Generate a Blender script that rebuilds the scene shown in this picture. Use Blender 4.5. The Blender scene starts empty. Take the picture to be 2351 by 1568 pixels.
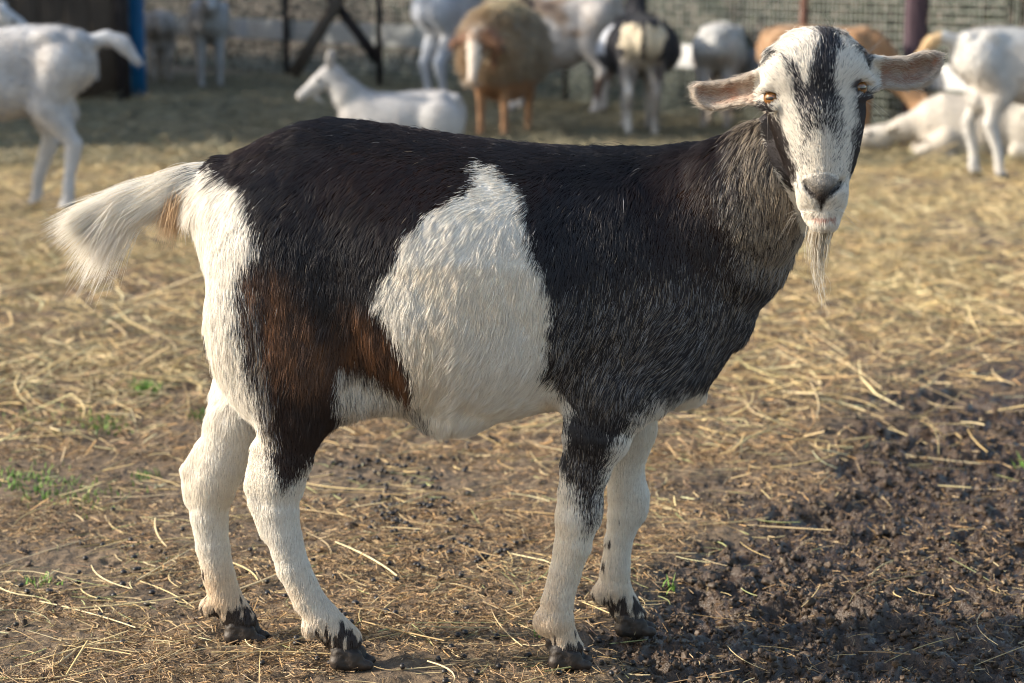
import bpy, math, random
import numpy as np
from math import radians, sin, cos, pi
rng = np.random.default_rng(7); random.seed(7)
sc = bpy.context.scene; COL = sc.collection
# ---------------------------------------------------------------- camera, world, sun
FPX, CX, CY = 4571.0, 1175.5, 784.0        # focal length / centre in the pixels of a 2351 wide picture
PITCH = radians(10.5); D = 2.93
fw = np.array([0, cos(PITCH), -sin(PITCH)]); up = np.array([0, sin(PITCH), cos(PITCH)])
def ray(px, py): return fw + np.array([(px-CX)/FPX, 0, 0]) + up*((CY-py)/FPX)
r0 = ray(1300, 1528)
H = -(D-.10)/r0[1]*r0[2]
CAM = np.array([0, -D, H])
def P(px, py, Y):
    r = ray(px, py); return CAM + r*((Y-CAM[1])/r[1])
def G(px, py, z=0.0):
    r = ray(px, py); return CAM + r*((z-H)/r[2])
def proj(p):
    q = np.asarray(p)-CAM; d = q@fw
    return CX+FPX*q[..., 0]/d, CY-FPX*(q@up)/d
cd = bpy.data.cameras.new('camera'); cam = bpy.data.objects.new('camera', cd); COL.objects.link(cam)
cam.location = CAM; cam.rotation_euler = (pi/2-PITCH, 0, 0)
cd.lens = 70; cd.sensor_width = 36; cd.clip_end = 500; cd.clip_start = .05
cd.dof.use_dof = True; cd.dof.focus_distance = 2.82; cd.dof.aperture_fstop = 5.0
sc.camera = cam
EL, AZ = radians(25), radians(1)
w = bpy.data.worlds.new('World'); sc.world = w; w.use_nodes = True
nt = w.node_tree; bg = nt.nodes['Background']
sky = nt.nodes.new('ShaderNodeTexSky'); sky.sky_type = 'NISHITA'; sky.sun_disc = False
sky.sun_elevation = EL; sky.sun_rotation = math.atan2(-cos(AZ), -sin(AZ)); sky.air_density = 1.2; sky.dust_density = 2
nt.links.new(sky.outputs[0], bg.inputs[0]); bg.inputs[1].default_value = 0.15
sd = bpy.data.lights.new('sun', 'SUN'); sd.energy = 4.6; sd.angle = radians(.6); sd.color = (1, .89, .74)
sun = bpy.data.objects.new('sun', sd); COL.objects.link(sun)
from mathutils import Vector
sun.rotation_euler = Vector((cos(EL)*cos(AZ), cos(EL)*sin(AZ), -sin(EL))).to_track_quat('-Z', 'Y').to_euler()
sun.location = (-6, -2, 5)
sc.view_settings.view_transform = 'Standard'; sc.view_settings.look = 'None'
sc.view_settings.exposure = 0.85; sc.view_settings.gamma = 1
sc.cycles.max_bounces = 10; sc.cycles.diffuse_bounces = 3; sc.cycles.glossy_bounces = 4
sc.cycles.transmission_bounces = 8; sc.cycles.transparent_max_bounces = 8
sc.cycles.filter_width = 1.05; sc.cycles.use_adaptive_sampling = True; sc.cycles.adaptive_threshold = .01; sc.cycles.use_denoising = True; sc.cycles.denoiser = 'OPENIMAGEDENOISE'; sc.cycles.denoising_input_passes = 'RGB_ALBEDO_NORMAL'; sc.cycles.denoising_prefilter = 'ACCURATE'
# ---------------------------------------------------------------- numeric helpers
def hash3(i, j, k, s):
    n = (i.astype(np.int64)*73856093) ^ (j.astype(np.int64)*19349663) ^ (k.astype(np.int64)*83492791) ^ (s*2654435761 & 0x7fffffff)
    n = (n ^ (n >> 13)) & 0xffffffff; n = (n*1274126177) & 0xffffffff; n = n ^ (n >> 16); n = (n*2246822519) & 0xffffffff
    return ((n >> 8) & 0xffff)/32767.5-1
def vn(p, scale, seed=0):
    q = np.asarray(p, float)/scale+1000.0; i = np.floor(q).astype(np.int64); f = q-i; f = f*f*(3-2*f)
    out = 0
    for a in (0, 1):
        wa = f[..., 0] if a else 1-f[..., 0]
        for b in (0, 1):
            wb = f[..., 1] if b else 1-f[..., 1]
            for c in (0, 1):
                wc = f[..., 2] if c else 1-f[..., 2]
                out = out + wa*wb*wc*hash3(i[..., 0]+a, i[..., 1]+b, i[..., 2]+c, seed)
    return out
def fbm(p, scale, seed=0, oct=3):
    o = 0; a = 1; t = 0
    for n in range(oct): o = o+a*vn(p, scale/2**n, seed+n*17); t += a; a *= .5
    return o/t
def sstep(a, b, x): t = np.clip((x-a)/(b-a), 0, 1); return t*t*(3-2*t)
def nrm(v): return v/np.maximum(np.linalg.norm(v, axis=-1, keepdims=True), 1e-9)
def poly_sd(px, py, pts):
    """signed distance (negative inside) to a polygon"""
    pts = np.array(pts, float); d = np.full(np.shape(px), 1e9); s = np.ones(np.shape(px))
    n = len(pts)
    for i in range(n):
        ax, ay = pts[i]; bx, by = pts[i-1]
        ex, ey = bx-ax, by-ay; wx, wy = px-ax, py-ay
        t = np.clip((wx*ex+wy*ey)/(ex*ex+ey*ey+1e-12), 0, 1)
        d = np.minimum(d, (wx-ex*t)**2+(wy-ey*t)**2)
        c1 = py >= ay; c2 = py < by; c3 = ex*wy > ey*wx
        s = np.where((c1 & c2 & c3) | (~c1 & ~c2 & ~c3), -s, s)
    return s*np.sqrt(d)
# ---------------------------------------------------------------- implicit bodies
class Field:
    def __init__(s, lo, hi, h):
        s.lo = np.array(lo, float); s.h = h
        s.n = np.ceil((np.array(hi)-s.lo)/h).astype(int)+1
        s.F = np.full(s.n, .2, np.float32)
        s.ax = [s.lo[i]+h*np.arange(s.n[i]) for i in range(3)]
    def blk(s, lo, hi):
        a = np.clip(np.floor((np.array(lo)-s.lo)/s.h).astype(int), 0, s.n); b = np.clip(np.ceil((np.array(hi)-s.lo)/s.h).astype(int)+1, 0, s.n)
        sl = tuple(slice(a[i], b[i]) for i in range(3))
        return sl, s.ax[0][sl[0]][:, None, None], s.ax[1][sl[1]][None, :, None], s.ax[2][sl[2]][None, None, :]
    def put(s, fn, lo, hi, k=.02, cut=False, m=.06):
        sl, X, Y, Z = s.blk(np.array(lo)-m, np.array(hi)+m)
        if min(s.F[sl].shape) == 0: return
        d = fn(X, Y, Z); a = s.F[sl]
        if cut:
            d = -d; hh = np.clip(.5-.5*(d-a)/k*-1, 0, 1); hh = np.clip(.5+.5*(d-a)/k, 0, 1)
            s.F[sl] = a*(1-hh)+d*hh+k*hh*(1-hh)
        else:
            hh = np.clip(.5+.5*(d-a)/k, 0, 1)
            s.F[sl] = d*(1-hh)+a*hh-k*hh*(1-hh)
    def cone(s, a, b, ra, rb, ys=1, k=.02, cut=False):
        a = np.array(a, float); b = np.array(b, float); ab = b-a; L = ab@ab+1e-12
        def fn(X, Y, Z):
            t = np.clip(((X-a[0])*ab[0]+(Y-a[1])*ab[1]+(Z-a[2])*ab[2])/L, 0, 1)
            return np.sqrt((X-a[0]-t*ab[0])**2+((Y-a[1]-t*ab[1])/ys)**2+(Z-a[2]-t*ab[2])**2)-(ra+(rb-ra)*t)
        r = max(ra, rb)*max(1, ys); s.put(fn, np.minimum(a, b)-r, np.maximum(a, b)+r, k, cut)
    def chain(s, pts, ys=1, k=.02):
        Pn = np.array([p[:4] for p in pts], float)
        def fn(X, Y, Z):
            o = None
            for p, q in zip(Pn[:-1], Pn[1:]):
                ab = q[:3]-p[:3]; L = ab@ab+1e-12
                t = np.clip(((X-p[0])*ab[0]+(Y-p[1])*ab[1]+(Z-p[2])*ab[2])/L, 0, 1)
                d = np.sqrt((X-p[0]-t*ab[0])**2+((Y-p[1]-t*ab[1])/ys)**2+(Z-p[2]-t*ab[2])**2)-(p[3]+(q[3]-p[3])*t*t*(3-2*t))
                if o is None: o = d
                else:
                    kk = .004; hh = np.clip(.5+.5*(d-o)/kk, 0, 1); o = d*(1-hh)+o*hh-kk*hh*(1-hh)
            return o
        r = Pn[:, 3].max()*max(1, ys); s.put(fn, Pn[:, :3].min(0)-r, Pn[:, :3].max(0)+r, k)
    def ell(s, c, r, k=.02, rot=0, cut=False, M=None):
        """ellipsoid; rot turns it about y, M is a full 3x3 basis (rows)"""
        c = np.array(c, float); r = np.array(r, float)
        B = np.array([[cos(rot), 0, sin(rot)], [0, 1, 0], [-sin(rot), 0, cos(rot)]]) if M is None else np.array(M)
        def fn(X, Y, Z):
            x, y, z = X-c[0], Y-c[1], Z-c[2]
            u = [(B[i][0]*x+B[i][1]*y+B[i][2]*z)/r[i] for i in range(3)]
            k0 = np.sqrt(u[0]**2+u[1]**2+u[2]**2); k1 = np.sqrt((u[0]/r[0])**2+(u[1]/r[1])**2+(u[2]/r[2])**2)
            return k0*(k0-1)/np.maximum(k1, 1e-6)
        R = r.max(); s.put(fn, c-R, c+R, k, cut)
    def loft(s, st, k=.02, pw=2.0, egg=0.0, yc=0.0):
        """stations (x, top, bottom, halfwidth)"""
        st = np.array(st, float)
        def fn(X, Y, Z):
            t = np.interp(X, st[:, 0], st[:, 1]); b = np.interp(X, st[:, 0], st[:, 2]); w_ = np.interp(X, st[:, 0], st[:, 3])
            zc = (t+b)/2; h = (t-b)/2; v = (Z-zc)/h
            w2 = w_*(1-egg*v)
            r = (np.abs((Y-yc)/np.maximum(w2, .01))**pw+np.abs(v)**pw)**(1/pw)
            e = np.maximum(st[0, 0]-X, X-st[-1, 0])
            return np.maximum((r-1)*np.minimum(h, w_), e)
        s.put(fn, (st[0, 0], yc-st[:, 3].max()*1.2, st[:, 2].min()), (st[-1, 0], yc+st[:, 3].max()*1.2, st[:, 1].max()), k)
    def mesh(s):
        F = s.F; S = F < 0; n = np.array(F.shape)-1
        cnt = np.zeros(n, np.int8)
        for a in (0, 1):
            for b in (0, 1):
                for c in (0, 1): cnt += S[a:n[0]+a, b:n[1]+b, c:n[2]+c]
        I, J, K = np.nonzero((cnt > 0) & (cnt < 8))
        ids = np.full(n, -1, np.int32); ids[I, J, K] = np.arange(len(I))
        acc = np.zeros((len(I), 3)); num = np.zeros(len(I))
        for ax in range(3):
            o = [i for i in range(3) if i != ax]
            for a in (0, 1):
                for b in (0, 1):
                    p = [0, 0, 0]; p[o[0]] = a; p[o[1]] = b; q = list(p); q[ax] = 1
                    v0 = F[I+p[0], J+p[1], K+p[2]]; v1 = F[I+q[0], J+q[1], K+q[2]]
                    m = (v0 < 0) != (v1 < 0); t = np.where(m, v0/np.where(m, v0-v1, 1), 0)
                    pos = np.tile(np.array(p, float), (len(I), 1)); pos[:, ax] = t
                    acc[m] += pos[m]; num += m
        V = s.lo+s.h*(np.stack([I, J, K], 1)+acc/num[:, None])
        Q = []
        for ax in range(3):
            o = [(ax+1) % 3, (ax+2) % 3]
            sl0 = [slice(None)]*3; sl1 = [slice(None)]*3
            sl0[ax] = slice(0, -1); sl1[ax] = slice(1, None)
            A = S[tuple(sl0)]; B = S[tuple(sl1)]
            idx = np.stack(np.nonzero(A != B), 1)
            ok = (idx[:, o[0]] > 0) & (idx[:, o[1]] > 0) & (idx[:, o[0]] < n[o[0]]) & (idx[:, o[1]] < n[o[1]])
            idx = idx[ok]; q = []
            for da, db in ((-1, -1), (0, -1), (0, 0), (-1, 0)):
                t = idx.copy(); t[:, o[0]] += da; t[:, o[1]] += db; q.append(ids[t[:, 0], t[:, 1], t[:, 2]])
            q = np.stack(q, 1); fl = ~A[idx[:, 0], idx[:, 1], idx[:, 2]]
            q[fl] = q[fl][:, ::-1]; Q.append(q)
        return V, np.concatenate(Q)
def smooth(V, Q, it=2, lam=.5):
    e = np.concatenate([Q[:, [0, 1]], Q[:, [1, 2]], Q[:, [2, 3]], Q[:, [3, 0]]])
    for n in range(it):
        a = np.zeros_like(V); c = np.zeros(len(V))
        for ax in range(3): a[:, ax] = np.bincount(e[:, 0], V[e[:, 1], ax], len(V))+np.bincount(e[:, 1], V[e[:, 0], ax], len(V))
        c = np.bincount(e[:, 0], minlength=len(V))+np.bincount(e[:, 1], minlength=len(V))
        V = V+lam*(a/np.maximum(c, 1)[:, None]-V)
    return V
def vnormals(V, Q):
    n = np.cross(V[Q[:, 2]]-V[Q[:, 0]], V[Q[:, 3]]-V[Q[:, 1]]); N = np.zeros_like(V)
    for i in range(4):
        for ax in range(3): N[:, ax] += np.bincount(Q[:, i], n[:, ax], len(V))
    return nrm(N)
# ---------------------------------------------------------------- object helpers
def npmesh(name, V, Fc, mat=None, parent=None, cols=None, smooth_sh=True, mats=None):
    V = np.asarray(V, np.float32); Fc = np.asarray(Fc, np.int32); k = Fc.shape[1]
    me = bpy.data.meshes.new(name); me.vertices.add(len(V)); me.vertices.foreach_set('co', V.ravel())
    me.loops.add(Fc.size); me.loops.foreach_set('vertex_index', Fc.ravel())
    me.polygons.add(len(Fc)); me.polygons.foreach_set('loop_start', np.arange(0, Fc.size, k, dtype=np.int32))
    me.update(calc_edges=True)
    if smooth_sh: me.polygons.foreach_set('use_smooth', np.ones(len(Fc), bool))
    if cols is not None:
        for nm, c in (cols.items() if isinstance(cols, dict) else {'col': cols}.items()):
            if c.ndim == 2:
                a = me.attributes.new(nm, 'FLOAT_COLOR', 'POINT'); a.data.foreach_set('color', np.concatenate([c, np.ones((len(c), 1))], 1).astype(np.float32).ravel())
            else:
                a = me.attributes.new(nm, 'FLOAT', 'POINT'); a.data.foreach_set('value', c.astype(np.float32))
    if mat: me.materials.append(mat)
    o = bpy.data.objects.new(name, me); COL.objects.link(o)
    if parent is not None: o.parent = parent
    return o
def empty(name, loc=(0, 0, 0)):
    o = bpy.data.objects.new(name, None); o.location = loc; COL.objects.link(o); o.empty_display_size = .1; return o
def tag(o, label=None, cat=None, group=None, kind=None):
    for k_, v in (('label', label), ('category', cat), ('group', group), ('kind', kind)):
        if v: o[k_] = v
    return o
class MB:
    """collects boxes / prisms of 4-sided faces"""
    def __init__(s): s.V = []; s.Q = []; s.n = 0
    def beam(s, a, b, wx, wy, seg=1, wob=0, upv=(0, 0, 1)):
        a = np.array(a, float); b = np.array(b, float); d = nrm(b-a)
        u = np.array(upv, float); u = np.array([0, 1., 0]) if abs(d@u) > .95 else u
        x = nrm(np.cross(d, u)); y = nrm(np.cross(x, d)); c0 = s.n
        for i in range(seg+1):
            c = a+(b-a)*i/seg+(rng.normal(0, wob, 3) if wob else 0)
            ch = .12
            for sx, sy in ((-1, -1+ch), (-1+ch, -1), (1-ch, -1), (1, -1+ch), (1, 1-ch), (1-ch, 1), (-1+ch, 1), (-1, 1-ch)):
                s.V.append(c+x*sx*wx/2+y*sy*wy/2)
            s.n += 8
        for i in range(seg):
            for j in range(8):
                o = c0+i*8; s.Q.append((o+j, o+(j+1) % 8, o+8+(j+1) % 8, o+8+j))
        for o, r in ((c0, 1), (c0+seg*8, 0)):
            for q in ((0, 1, 2, 3), (0, 3, 4, 7), (4, 5, 6, 7)):
                q = [o+t for t in q]; s.Q.append(tuple(q[::-1] if r else q))
    def tube(s, pts, rads, n=8):
        pts = np.array(pts, float); c0 = s.n
        for i, p in enumerate(pts):
            d = nrm(pts[min(i+1, len(pts)-1)]-pts[max(i-1, 0)]); u = np.array([0, 0, 1.]) if abs(d[2]) < .9 else np.array([1., 0, 0])
            x = nrm(np.cross(d, u)); y = np.cross(x, d)
            for j in range(n):
                a = 2*pi*j/n; s.V.append(p+rads[i]*(x*cos(a)+y*sin(a)))
            s.n += n
        for i in range(len(pts)-1):
            for j in range(n):
                o = c0+i*n; s.Q.append((o+j, o+(j+1) % n, o+n+(j+1) % n, o+n+j))
    def build(s, name, mat, parent=None, sm=False): return npmesh(name, s.V, s.Q, mat, parent, smooth_sh=sm)
# ---------------------------------------------------------------- materials
def newmat(name):
    m = bpy.data.materials.new(name); m.use_nodes = True; t = m.node_tree; b = t.nodes['Principled BSDF']; return m, t, b
def N(t, typ, **kw):
    n = t.nodes.new(typ)
    for k_, v in kw.items():
        if k_ in n.inputs: n.inputs[k_].default_value = v
        else: setattr(n, k_, v)
    return n
def ramp(t, fac, stops):
    r = t.nodes.new('ShaderNodeValToRGB'); e = r.color_ramp.elements
    while len(e) < len(stops): e.new(.5)
    for el, (p_, c) in zip(e, stops): el.position = p_; el.color = (*c, 1)
    t.links.new(fac, r.inputs[0]); return r.outputs[0]
def attr_mat(name, rough=.8, spec=.3, noise=.25, nscale=120, bump=.3, bscale=200, sheen=0):
    m, t, b = newmat(name); a = N(t, 'ShaderNodeAttribute', attribute_name='col')
    tc = N(t, 'ShaderNodeTexCoord'); n = N(t, 'ShaderNodeTexNoise', Scale=nscale, Detail=4)
    t.links.new(tc.outputs['Object'], n.inputs['Vector'])
    mr = N(t, 'ShaderNodeMapRange'); mr.inputs[1].default_value = .25; mr.inputs[2].default_value = .75
    mr.inputs[3].default_value = 1-noise; mr.inputs[4].default_value = 1+noise; t.links.new(n.outputs[0], mr.inputs[0])
    mx = N(t, 'ShaderNodeVectorMath', operation='SCALE'); t.links.new(a.outputs['Color'], mx.inputs[0]); t.links.new(mr.outputs[0], mx.inputs['Scale'])
    t.links.new(mx.outputs[0], b.inputs['Base Color'])
    b.inputs['Roughness'].default_value = rough; b.inputs['Specular IOR Level'].default_value = spec; b.inputs['Sheen Weight'].default_value = sheen
    n2 = N(t, 'ShaderNodeTexNoise', Scale=bscale, Detail=5); t.links.new(tc.outputs['Object'], n2.inputs['Vector'])
    bp = N(t, 'ShaderNodeBump', Strength=bump, Distance=.01); t.links.new(n2.outputs[0], bp.inputs['Height']); t.links.new(bp.outputs[0], b.inputs['Normal'])
    return m
def wood_mat(name, c1, c2, rough=.7, sx=(8, 8, 1.2), spec=.3, bump=.4):
    m, t, b = newmat(name); tc = N(t, 'ShaderNodeTexCoord'); mp = N(t, 'ShaderNodeMapping'); mp.inputs['Scale'].default_value = sx
    t.links.new(tc.outputs['Object'], mp.inputs[0]); n = N(t, 'ShaderNodeTexNoise', Scale=6, Detail=8, Roughness=.65); t.links.new(mp.outputs[0], n.inputs['Vector'])
    t.links.new(ramp(t, n.outputs[0], [(.3, c1), (.7, c2)]), b.inputs['Base Color']); b.inputs['Roughness'].default_value = rough; b.inputs['Specular IOR Level'].default_value = spec
    bp = N(t, 'ShaderNodeBump', Strength=bump, Distance=.01); t.links.new(n.outputs[0], bp.inputs['Height']); t.links.new(bp.outputs[0], b.inputs['Normal'])
    return m
M_skin = attr_mat('coat_under_fur', .9, .1)
M_bgcoat = attr_mat('short_animal_coat', .75, .25, .12, 25, .5, 90, .15)
M_straw = attr_mat('straw_stems', .55, .4, .15, 60, .15, 100)
M_leaf = attr_mat('leaves', .6, .3, .2, 20, .1, 60)
def hair_mat(name):
    m = bpy.data.materials.new(name); m.use_nodes = True; t = m.node_tree; p_ = t.nodes['Principled BSDF']; o = t.nodes['Material Output']
    a = N(t, 'ShaderNodeAttribute', attribute_name='hcol'); t.links.new(a.outputs['Color'], p_.inputs['Base Color'])
    p_.inputs['Roughness'].default_value = .42; p_.inputs['Specular IOR Level'].default_value = .30
    tr = t.nodes.new('ShaderNodeBsdfTranslucent'); t.links.new(a.outputs['Color'], tr.inputs[0])
    mx = t.nodes.new('ShaderNodeMixShader'); mx.inputs[0].default_value = .28; t.links.new(p_.outputs[0], mx.inputs[1]); t.links.new(tr.outputs[0], mx.inputs[2])
    h = t.nodes.new('ShaderNodeBsdfHair'); h.component = 'Reflection'; h.inputs[0].default_value = (.9, .9, 1, 1); h.inputs['RoughnessU'].default_value = .25; h.inputs['RoughnessV'].default_value = .6
    m2 = t.nodes.new('ShaderNodeMixShader'); m2.inputs[0].default_value = .03; t.links.new(mx.outputs[0], m2.inputs[1]); t.links.new(h.outputs[0], m2.inputs[2])
    t.links.new(m2.outputs[0], o.inputs[0]); return m
M_hair = hair_mat('goat_hair')
# ---------------------------------------------------------------- ground
def muddiness(x, y):
    px, py = proj(np.stack([x, y, np.zeros_like(x)], -1))
    p = np.stack([x, y, x*0], -1)
    d = poly_sd(px, py, [(1420, 1700), (1430, 1480), (1520, 1330), (1560, 1230), (1700, 1130), (1850, 1040), (2000, 960), (2130, 880), (2260, 850), (2500, 830), (2900, 830), (2900, 1700)])
    d = d+120*fbm(p, .35, 5)+80*vn(p, .09, 9)
    return sstep(120, -110, d)
def gheight(x, y):
    p = np.stack([x, y, x*0], -1)
    m = muddiness(x, y)
    near = sstep(7, 2.5, y)
    base = .012*vn(p, .9, 1)*near
    soil = (.006*fbm(p, .10, 2, 3)+.0045*np.abs(vn(p, .028, 3))+.003*vn(p, .013, 4))*near
    wp = p+.05*np.stack([fbm(p, .12, 301, 3), fbm(p, .12, 302, 3), x*0], -1)
    clod = .016*fbm(wp, .16, 6, 3)+.024*(.8-2.4*np.abs(fbm(wp, .065, 12, 2)))*(.6+.6*vn(p, .2, 8))+.009*(.8-2.4*np.abs(fbm(wp, .027, 13, 2)))+.007*fbm(p, .013, 14, 2)
    # mud squeezed up, cut by hoof prints
    z = base+soil*(1-m)+m*(clod-.02)
    for hx, hy in HOOFS:
        r2 = ((x-hx)/.055)**2+((y-hy)/.05)**2
        z = z*(1-np.exp(-r2*1.2))-.004*np.exp(-r2)+.006*np.exp(-(np.sqrt(r2)-1.5)**2*6)
    return z
HOOFS = [(P(808, 1505, -.1)[0], -.10), (P(1303, 1515, -.1)[0], -.10), (G(1450, 1440)[0], G(1450, 1440)[1]), (G(558, 1462)[0], G(558, 1462)[1])]
xs = np.concatenate([-90*np.linspace(1, 0, 26)[:-1]**2.6-2.6, np.arange(-2.6, -1.0, .03), np.arange(-1.0, 1.25, .006), np.arange(1.25, 3, .03), 3+90*np.linspace(0, 1, 26)**2.6])
ys = np.concatenate([np.array([-30, -10, -4, -2, -1.2, -.8, -.6]), np.arange(-.5, 1.1, .006), np.arange(1.1, 2.2, .010), np.arange(2.2, 7, .03), 7+100*np.linspace(0, 1, 40)**2.4])
GX, GY = np.meshgrid(xs, ys, indexing='ij'); gx, gy = GX.ravel(), GY.ravel()
gz = gheight(gx, gy); nx_, ny_ = len(xs), len(ys)
ii = (np.arange(nx_-1)[:, None]*ny_+np.arange(ny_-1)[None, :]).ravel()
def ground_mat():
    m, t, b = newmat('trodden_earth'); tc = N(t, 'ShaderNodeTexCoord'); L = t.links
    at = N(t, 'ShaderNodeAttribute', attribute_name='mud')
    n1 = N(t, 'ShaderNodeTexNoise', Scale=4, Detail=8, Roughness=.6); n2 = N(t, 'ShaderNodeTexNoise', Scale=70, Detail=6, Roughness=.65); n3 = N(t, 'ShaderNodeTexNoise', Scale=260, Detail=4)
    for n in (n1, n2, n3): L.new(tc.outputs['Object'], n.inputs['Vector'])
    soil = ramp(t, n2.outputs[0], [(.28, (.060, .042, .026)), (.5, (.150, .108, .068)), (.72, (.26, .195, .125))])
    soil2 = N(t, 'ShaderNodeMix', data_type='RGBA', blend_type='MULTIPLY'); soil2.inputs[0].default_value = .8
    L.new(soil, soil2.inputs['A']); L.new(ramp(t, n1.outputs[0], [(.35, (.65, .62, .6)), (.65, (1.15, 1.12, 1.05))]), soil2.inputs['B'])
    mud = ramp(t, n2.outputs[0], [(.3, (.022, .013, .007)), (.7, (.080, .050, .029))])
    mx = N(t, 'ShaderNodeMix', data_type='RGBA'); L.new(at.outputs['Fac'], mx.inputs[0]); L.new(soil2.outputs['Result'], mx.inputs['A']); L.new(mud, mx.inputs['B'])
    L.new(mx.outputs['Result'], b.inputs['Base Color'])
    rr = N(t, 'ShaderNodeMapRange'); L.new(at.outputs['Fac'], rr.inputs[0]); rr.inputs[3].default_value = .9; rr.inputs[4].default_value = .30
    ad = N(t, 'ShaderNodeMath', operation='ADD'); mm = N(t, 'ShaderNodeMath', operation='MULTIPLY_ADD'); mm.inputs[1].default_value = .5; mm.inputs[2].default_value = -.25
    L.new(n2.outputs[0], mm.inputs[0]); L.new(rr.outputs[0], ad.inputs[0]); L.new(mm.outputs[0], ad.inputs[1]); L.new(ad.outputs[0], b.inputs['Roughness'])
    b.inputs['Specular IOR Level'].default_value = .5
    b1 = N(t, 'ShaderNodeBump', Strength=.9, Distance=.006); L.new(n2.outputs[0], b1.inputs['Height'])
    b2 = N(t, 'ShaderNodeBump', Strength=.8, Distance=.0025); L.new(n3.outputs[0], b2.inputs['Height']); L.new(b1.outputs[0], b2.inputs['Normal']); L.new(b2.outputs[0], b.inputs['Normal'])
    return m
g = npmesh('ground', np.stack([gx, gy, gz], 1), np.stack([ii, ii+ny_, ii+ny_+1, ii+1], 1), ground_mat(), cols={'mud': muddiness(gx, gy)})
tag(g, kind='structure')
# ---------------------------------------------------------------- straw, droppings, grass
def stems(name, x, y, length, width, cols, lift=.004, bendy=.15, pitch=.12, flat=.35, seg=3, z0=None):
    n = len(x); yaw = rng.uniform(0, 2*pi, n); pt = rng.normal(0, pitch, n)
    d = np.stack([np.cos(yaw)*np.cos(pt), np.sin(yaw)*np.cos(pt), np.sin(pt)], 1); s_ = np.stack([-np.sin(yaw), np.cos(yaw), np.zeros(n)], 1)
    u = np.cross(d, s_); roll = rng.uniform(0, pi, n)[:, None]; a = s_*np.cos(roll)+u*np.sin(roll); b = -s_*np.sin(roll)+u*np.cos(roll)
    c = np.stack([x, y, (gheight(x, y) if z0 is None else z0)+lift*rng.random(n)+width*.5+np.abs(np.sin(pt))*length*.45], 1)
    bend = rng.normal(0, bendy, n)
    V = []; 
    for i in range(seg+1):
        tt = i/seg-.5; cen = c+d*(tt*length)[:, None]+s_*((tt*tt*4-1)*bend*length*.5)[:, None]
        wv = (width*(1-.5*abs(tt)))[:, None]
        V += [cen-a*wv/2, cen+b*wv*flat/2, cen+a*wv/2, cen-b*wv*flat/2]
    V = np.stack(V, 1).reshape(-1, 3); m = 4*(seg+1)
    q = []
    for i in range(seg):
        for j in range(4): q.append((i*4+j, i*4+(j+1) % 4, i*4+4+(j+1) % 4, i*4+4+j))
    q = np.array(q); Q = (np.arange(n)[:, None, None]*m+q[None]).reshape(-1, 4)
    return V, Q, np.repeat(cols, m, 0)
def join(parts):
    V = []; Q = []; C = []; o = 0
    for v, q, c in parts: V.append(v); Q.append(q+o); C.append(c); o += len(v)
    return np.concatenate(V), np.concatenate(Q), np.concatenate(C)
def pal(n, cs, var=.2):
    cs = np.array(cs); c = cs[rng.integers(0, len(cs), n)]; return np.clip(c*(1+var*rng.normal(0, 1, (n, 1))), .01, .8)
def scatter(n, y0, y1, keep=None, grow=1.0):
    """points on the ground inside the seen wedge (a margin each side)"""
    Y = y0+(y1-y0)*rng.random(n)**grow; hw = (Y+D)*.2572*1.12+.15
    X = rng.uniform(-1, 1, n)*hw
    if keep is not None:
        k = rng.random(n) < keep(X, Y); X, Y = X[k], Y[k]
    return X, Y
STR = [(.62, .49, .25), (.54, .40, .19), (.70, .58, .34), (.44, .31, .15), (.64, .50, .29)]
CH = [(.34, .22, .12), (.26, .17, .09), (.46, .32, .17), (.40, .25, .11), (.18, .11, .06), (.50, .38, .22)]
def nomud(X, Y): return 1-.80*muddiness(X, Y)
def patch(s, a, b, seed):
    def f(X, Y): p = np.stack([X, Y, X*0], -1); return np.clip(a+b*fbm(p, s, seed), .03, 1)*nomud(X, Y)
    return f
parts = []
X, Y = scatter(120000, -.45, 1.3, patch(.2, .5, 1.2, 31)); n = len(X)
parts.append(stems('', X, Y, rng.gamma(2.0, .0052, n)+.003, rng.uniform(.0008, .0028, n), pal(n, CH, .3), pitch=.25, seg=1))
X, Y = scatter(55000, 1.2, 4.5, patch(.4, .7, .6, 32)); n = len(X)
parts.append(stems('', X, Y, rng.gamma(2.2, .010, n)+.006, rng.uniform(.0016, .0045, n), pal(n, CH, .3), pitch=.3, seg=1))
X, Y = scatter(8000, -.45, 2.2, patch(.3, .3, 1.3, 33)); n = len(X)
parts.append(stems('', X, Y, rng.gamma(2.0, .020, n)+.012, rng.uniform(.0009, .0026, n), pal(n, STR+[(.30, .20, .11), (.34, .36, .16), (.2, .12, .07)], .2), lift=.008, bendy=.22, pitch=.07, seg=4))
X, Y = scatter(300, -.45, 2.0, lambda X, Y: np.clip(nomud(X, Y)+.1, 0, 1)); n = len(X)
parts.append(stems('', X, Y, rng.uniform(.09, .26, n), rng.uniform(.0018, .0038, n), pal(n, STR, .12), lift=.012, bendy=.16, pitch=.04, seg=6))
V, Q, C = join(parts); tag(npmesh('straw', V, Q, M_straw, cols=C, smooth_sh=False), 'loose straw and chaff scattered over the trodden brown earth', kind='stuff', cat='straw')
parts = []
hayp = patch(.6, .7, .8, 35); X, Y = scatter(60000, .8, 8.6, lambda X, Y: hayp(X, Y)*sstep(.8, 4.2, Y+.6*vn(np.stack([X, Y, X*0], -1), .5, 37)), 1.1); n = len(X)
parts.append(stems('', X, Y, rng.gamma(2.5, .03, n)+.02, rng.uniform(.002, .005, n), pal(n, STR+[(.42, .33, .16), (.35, .3, .16)], .2), lift=.02, bendy=.3, pitch=.22, seg=3))
X, Y = scatter(85000, 7.5, 17, None); n = len(X)
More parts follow.
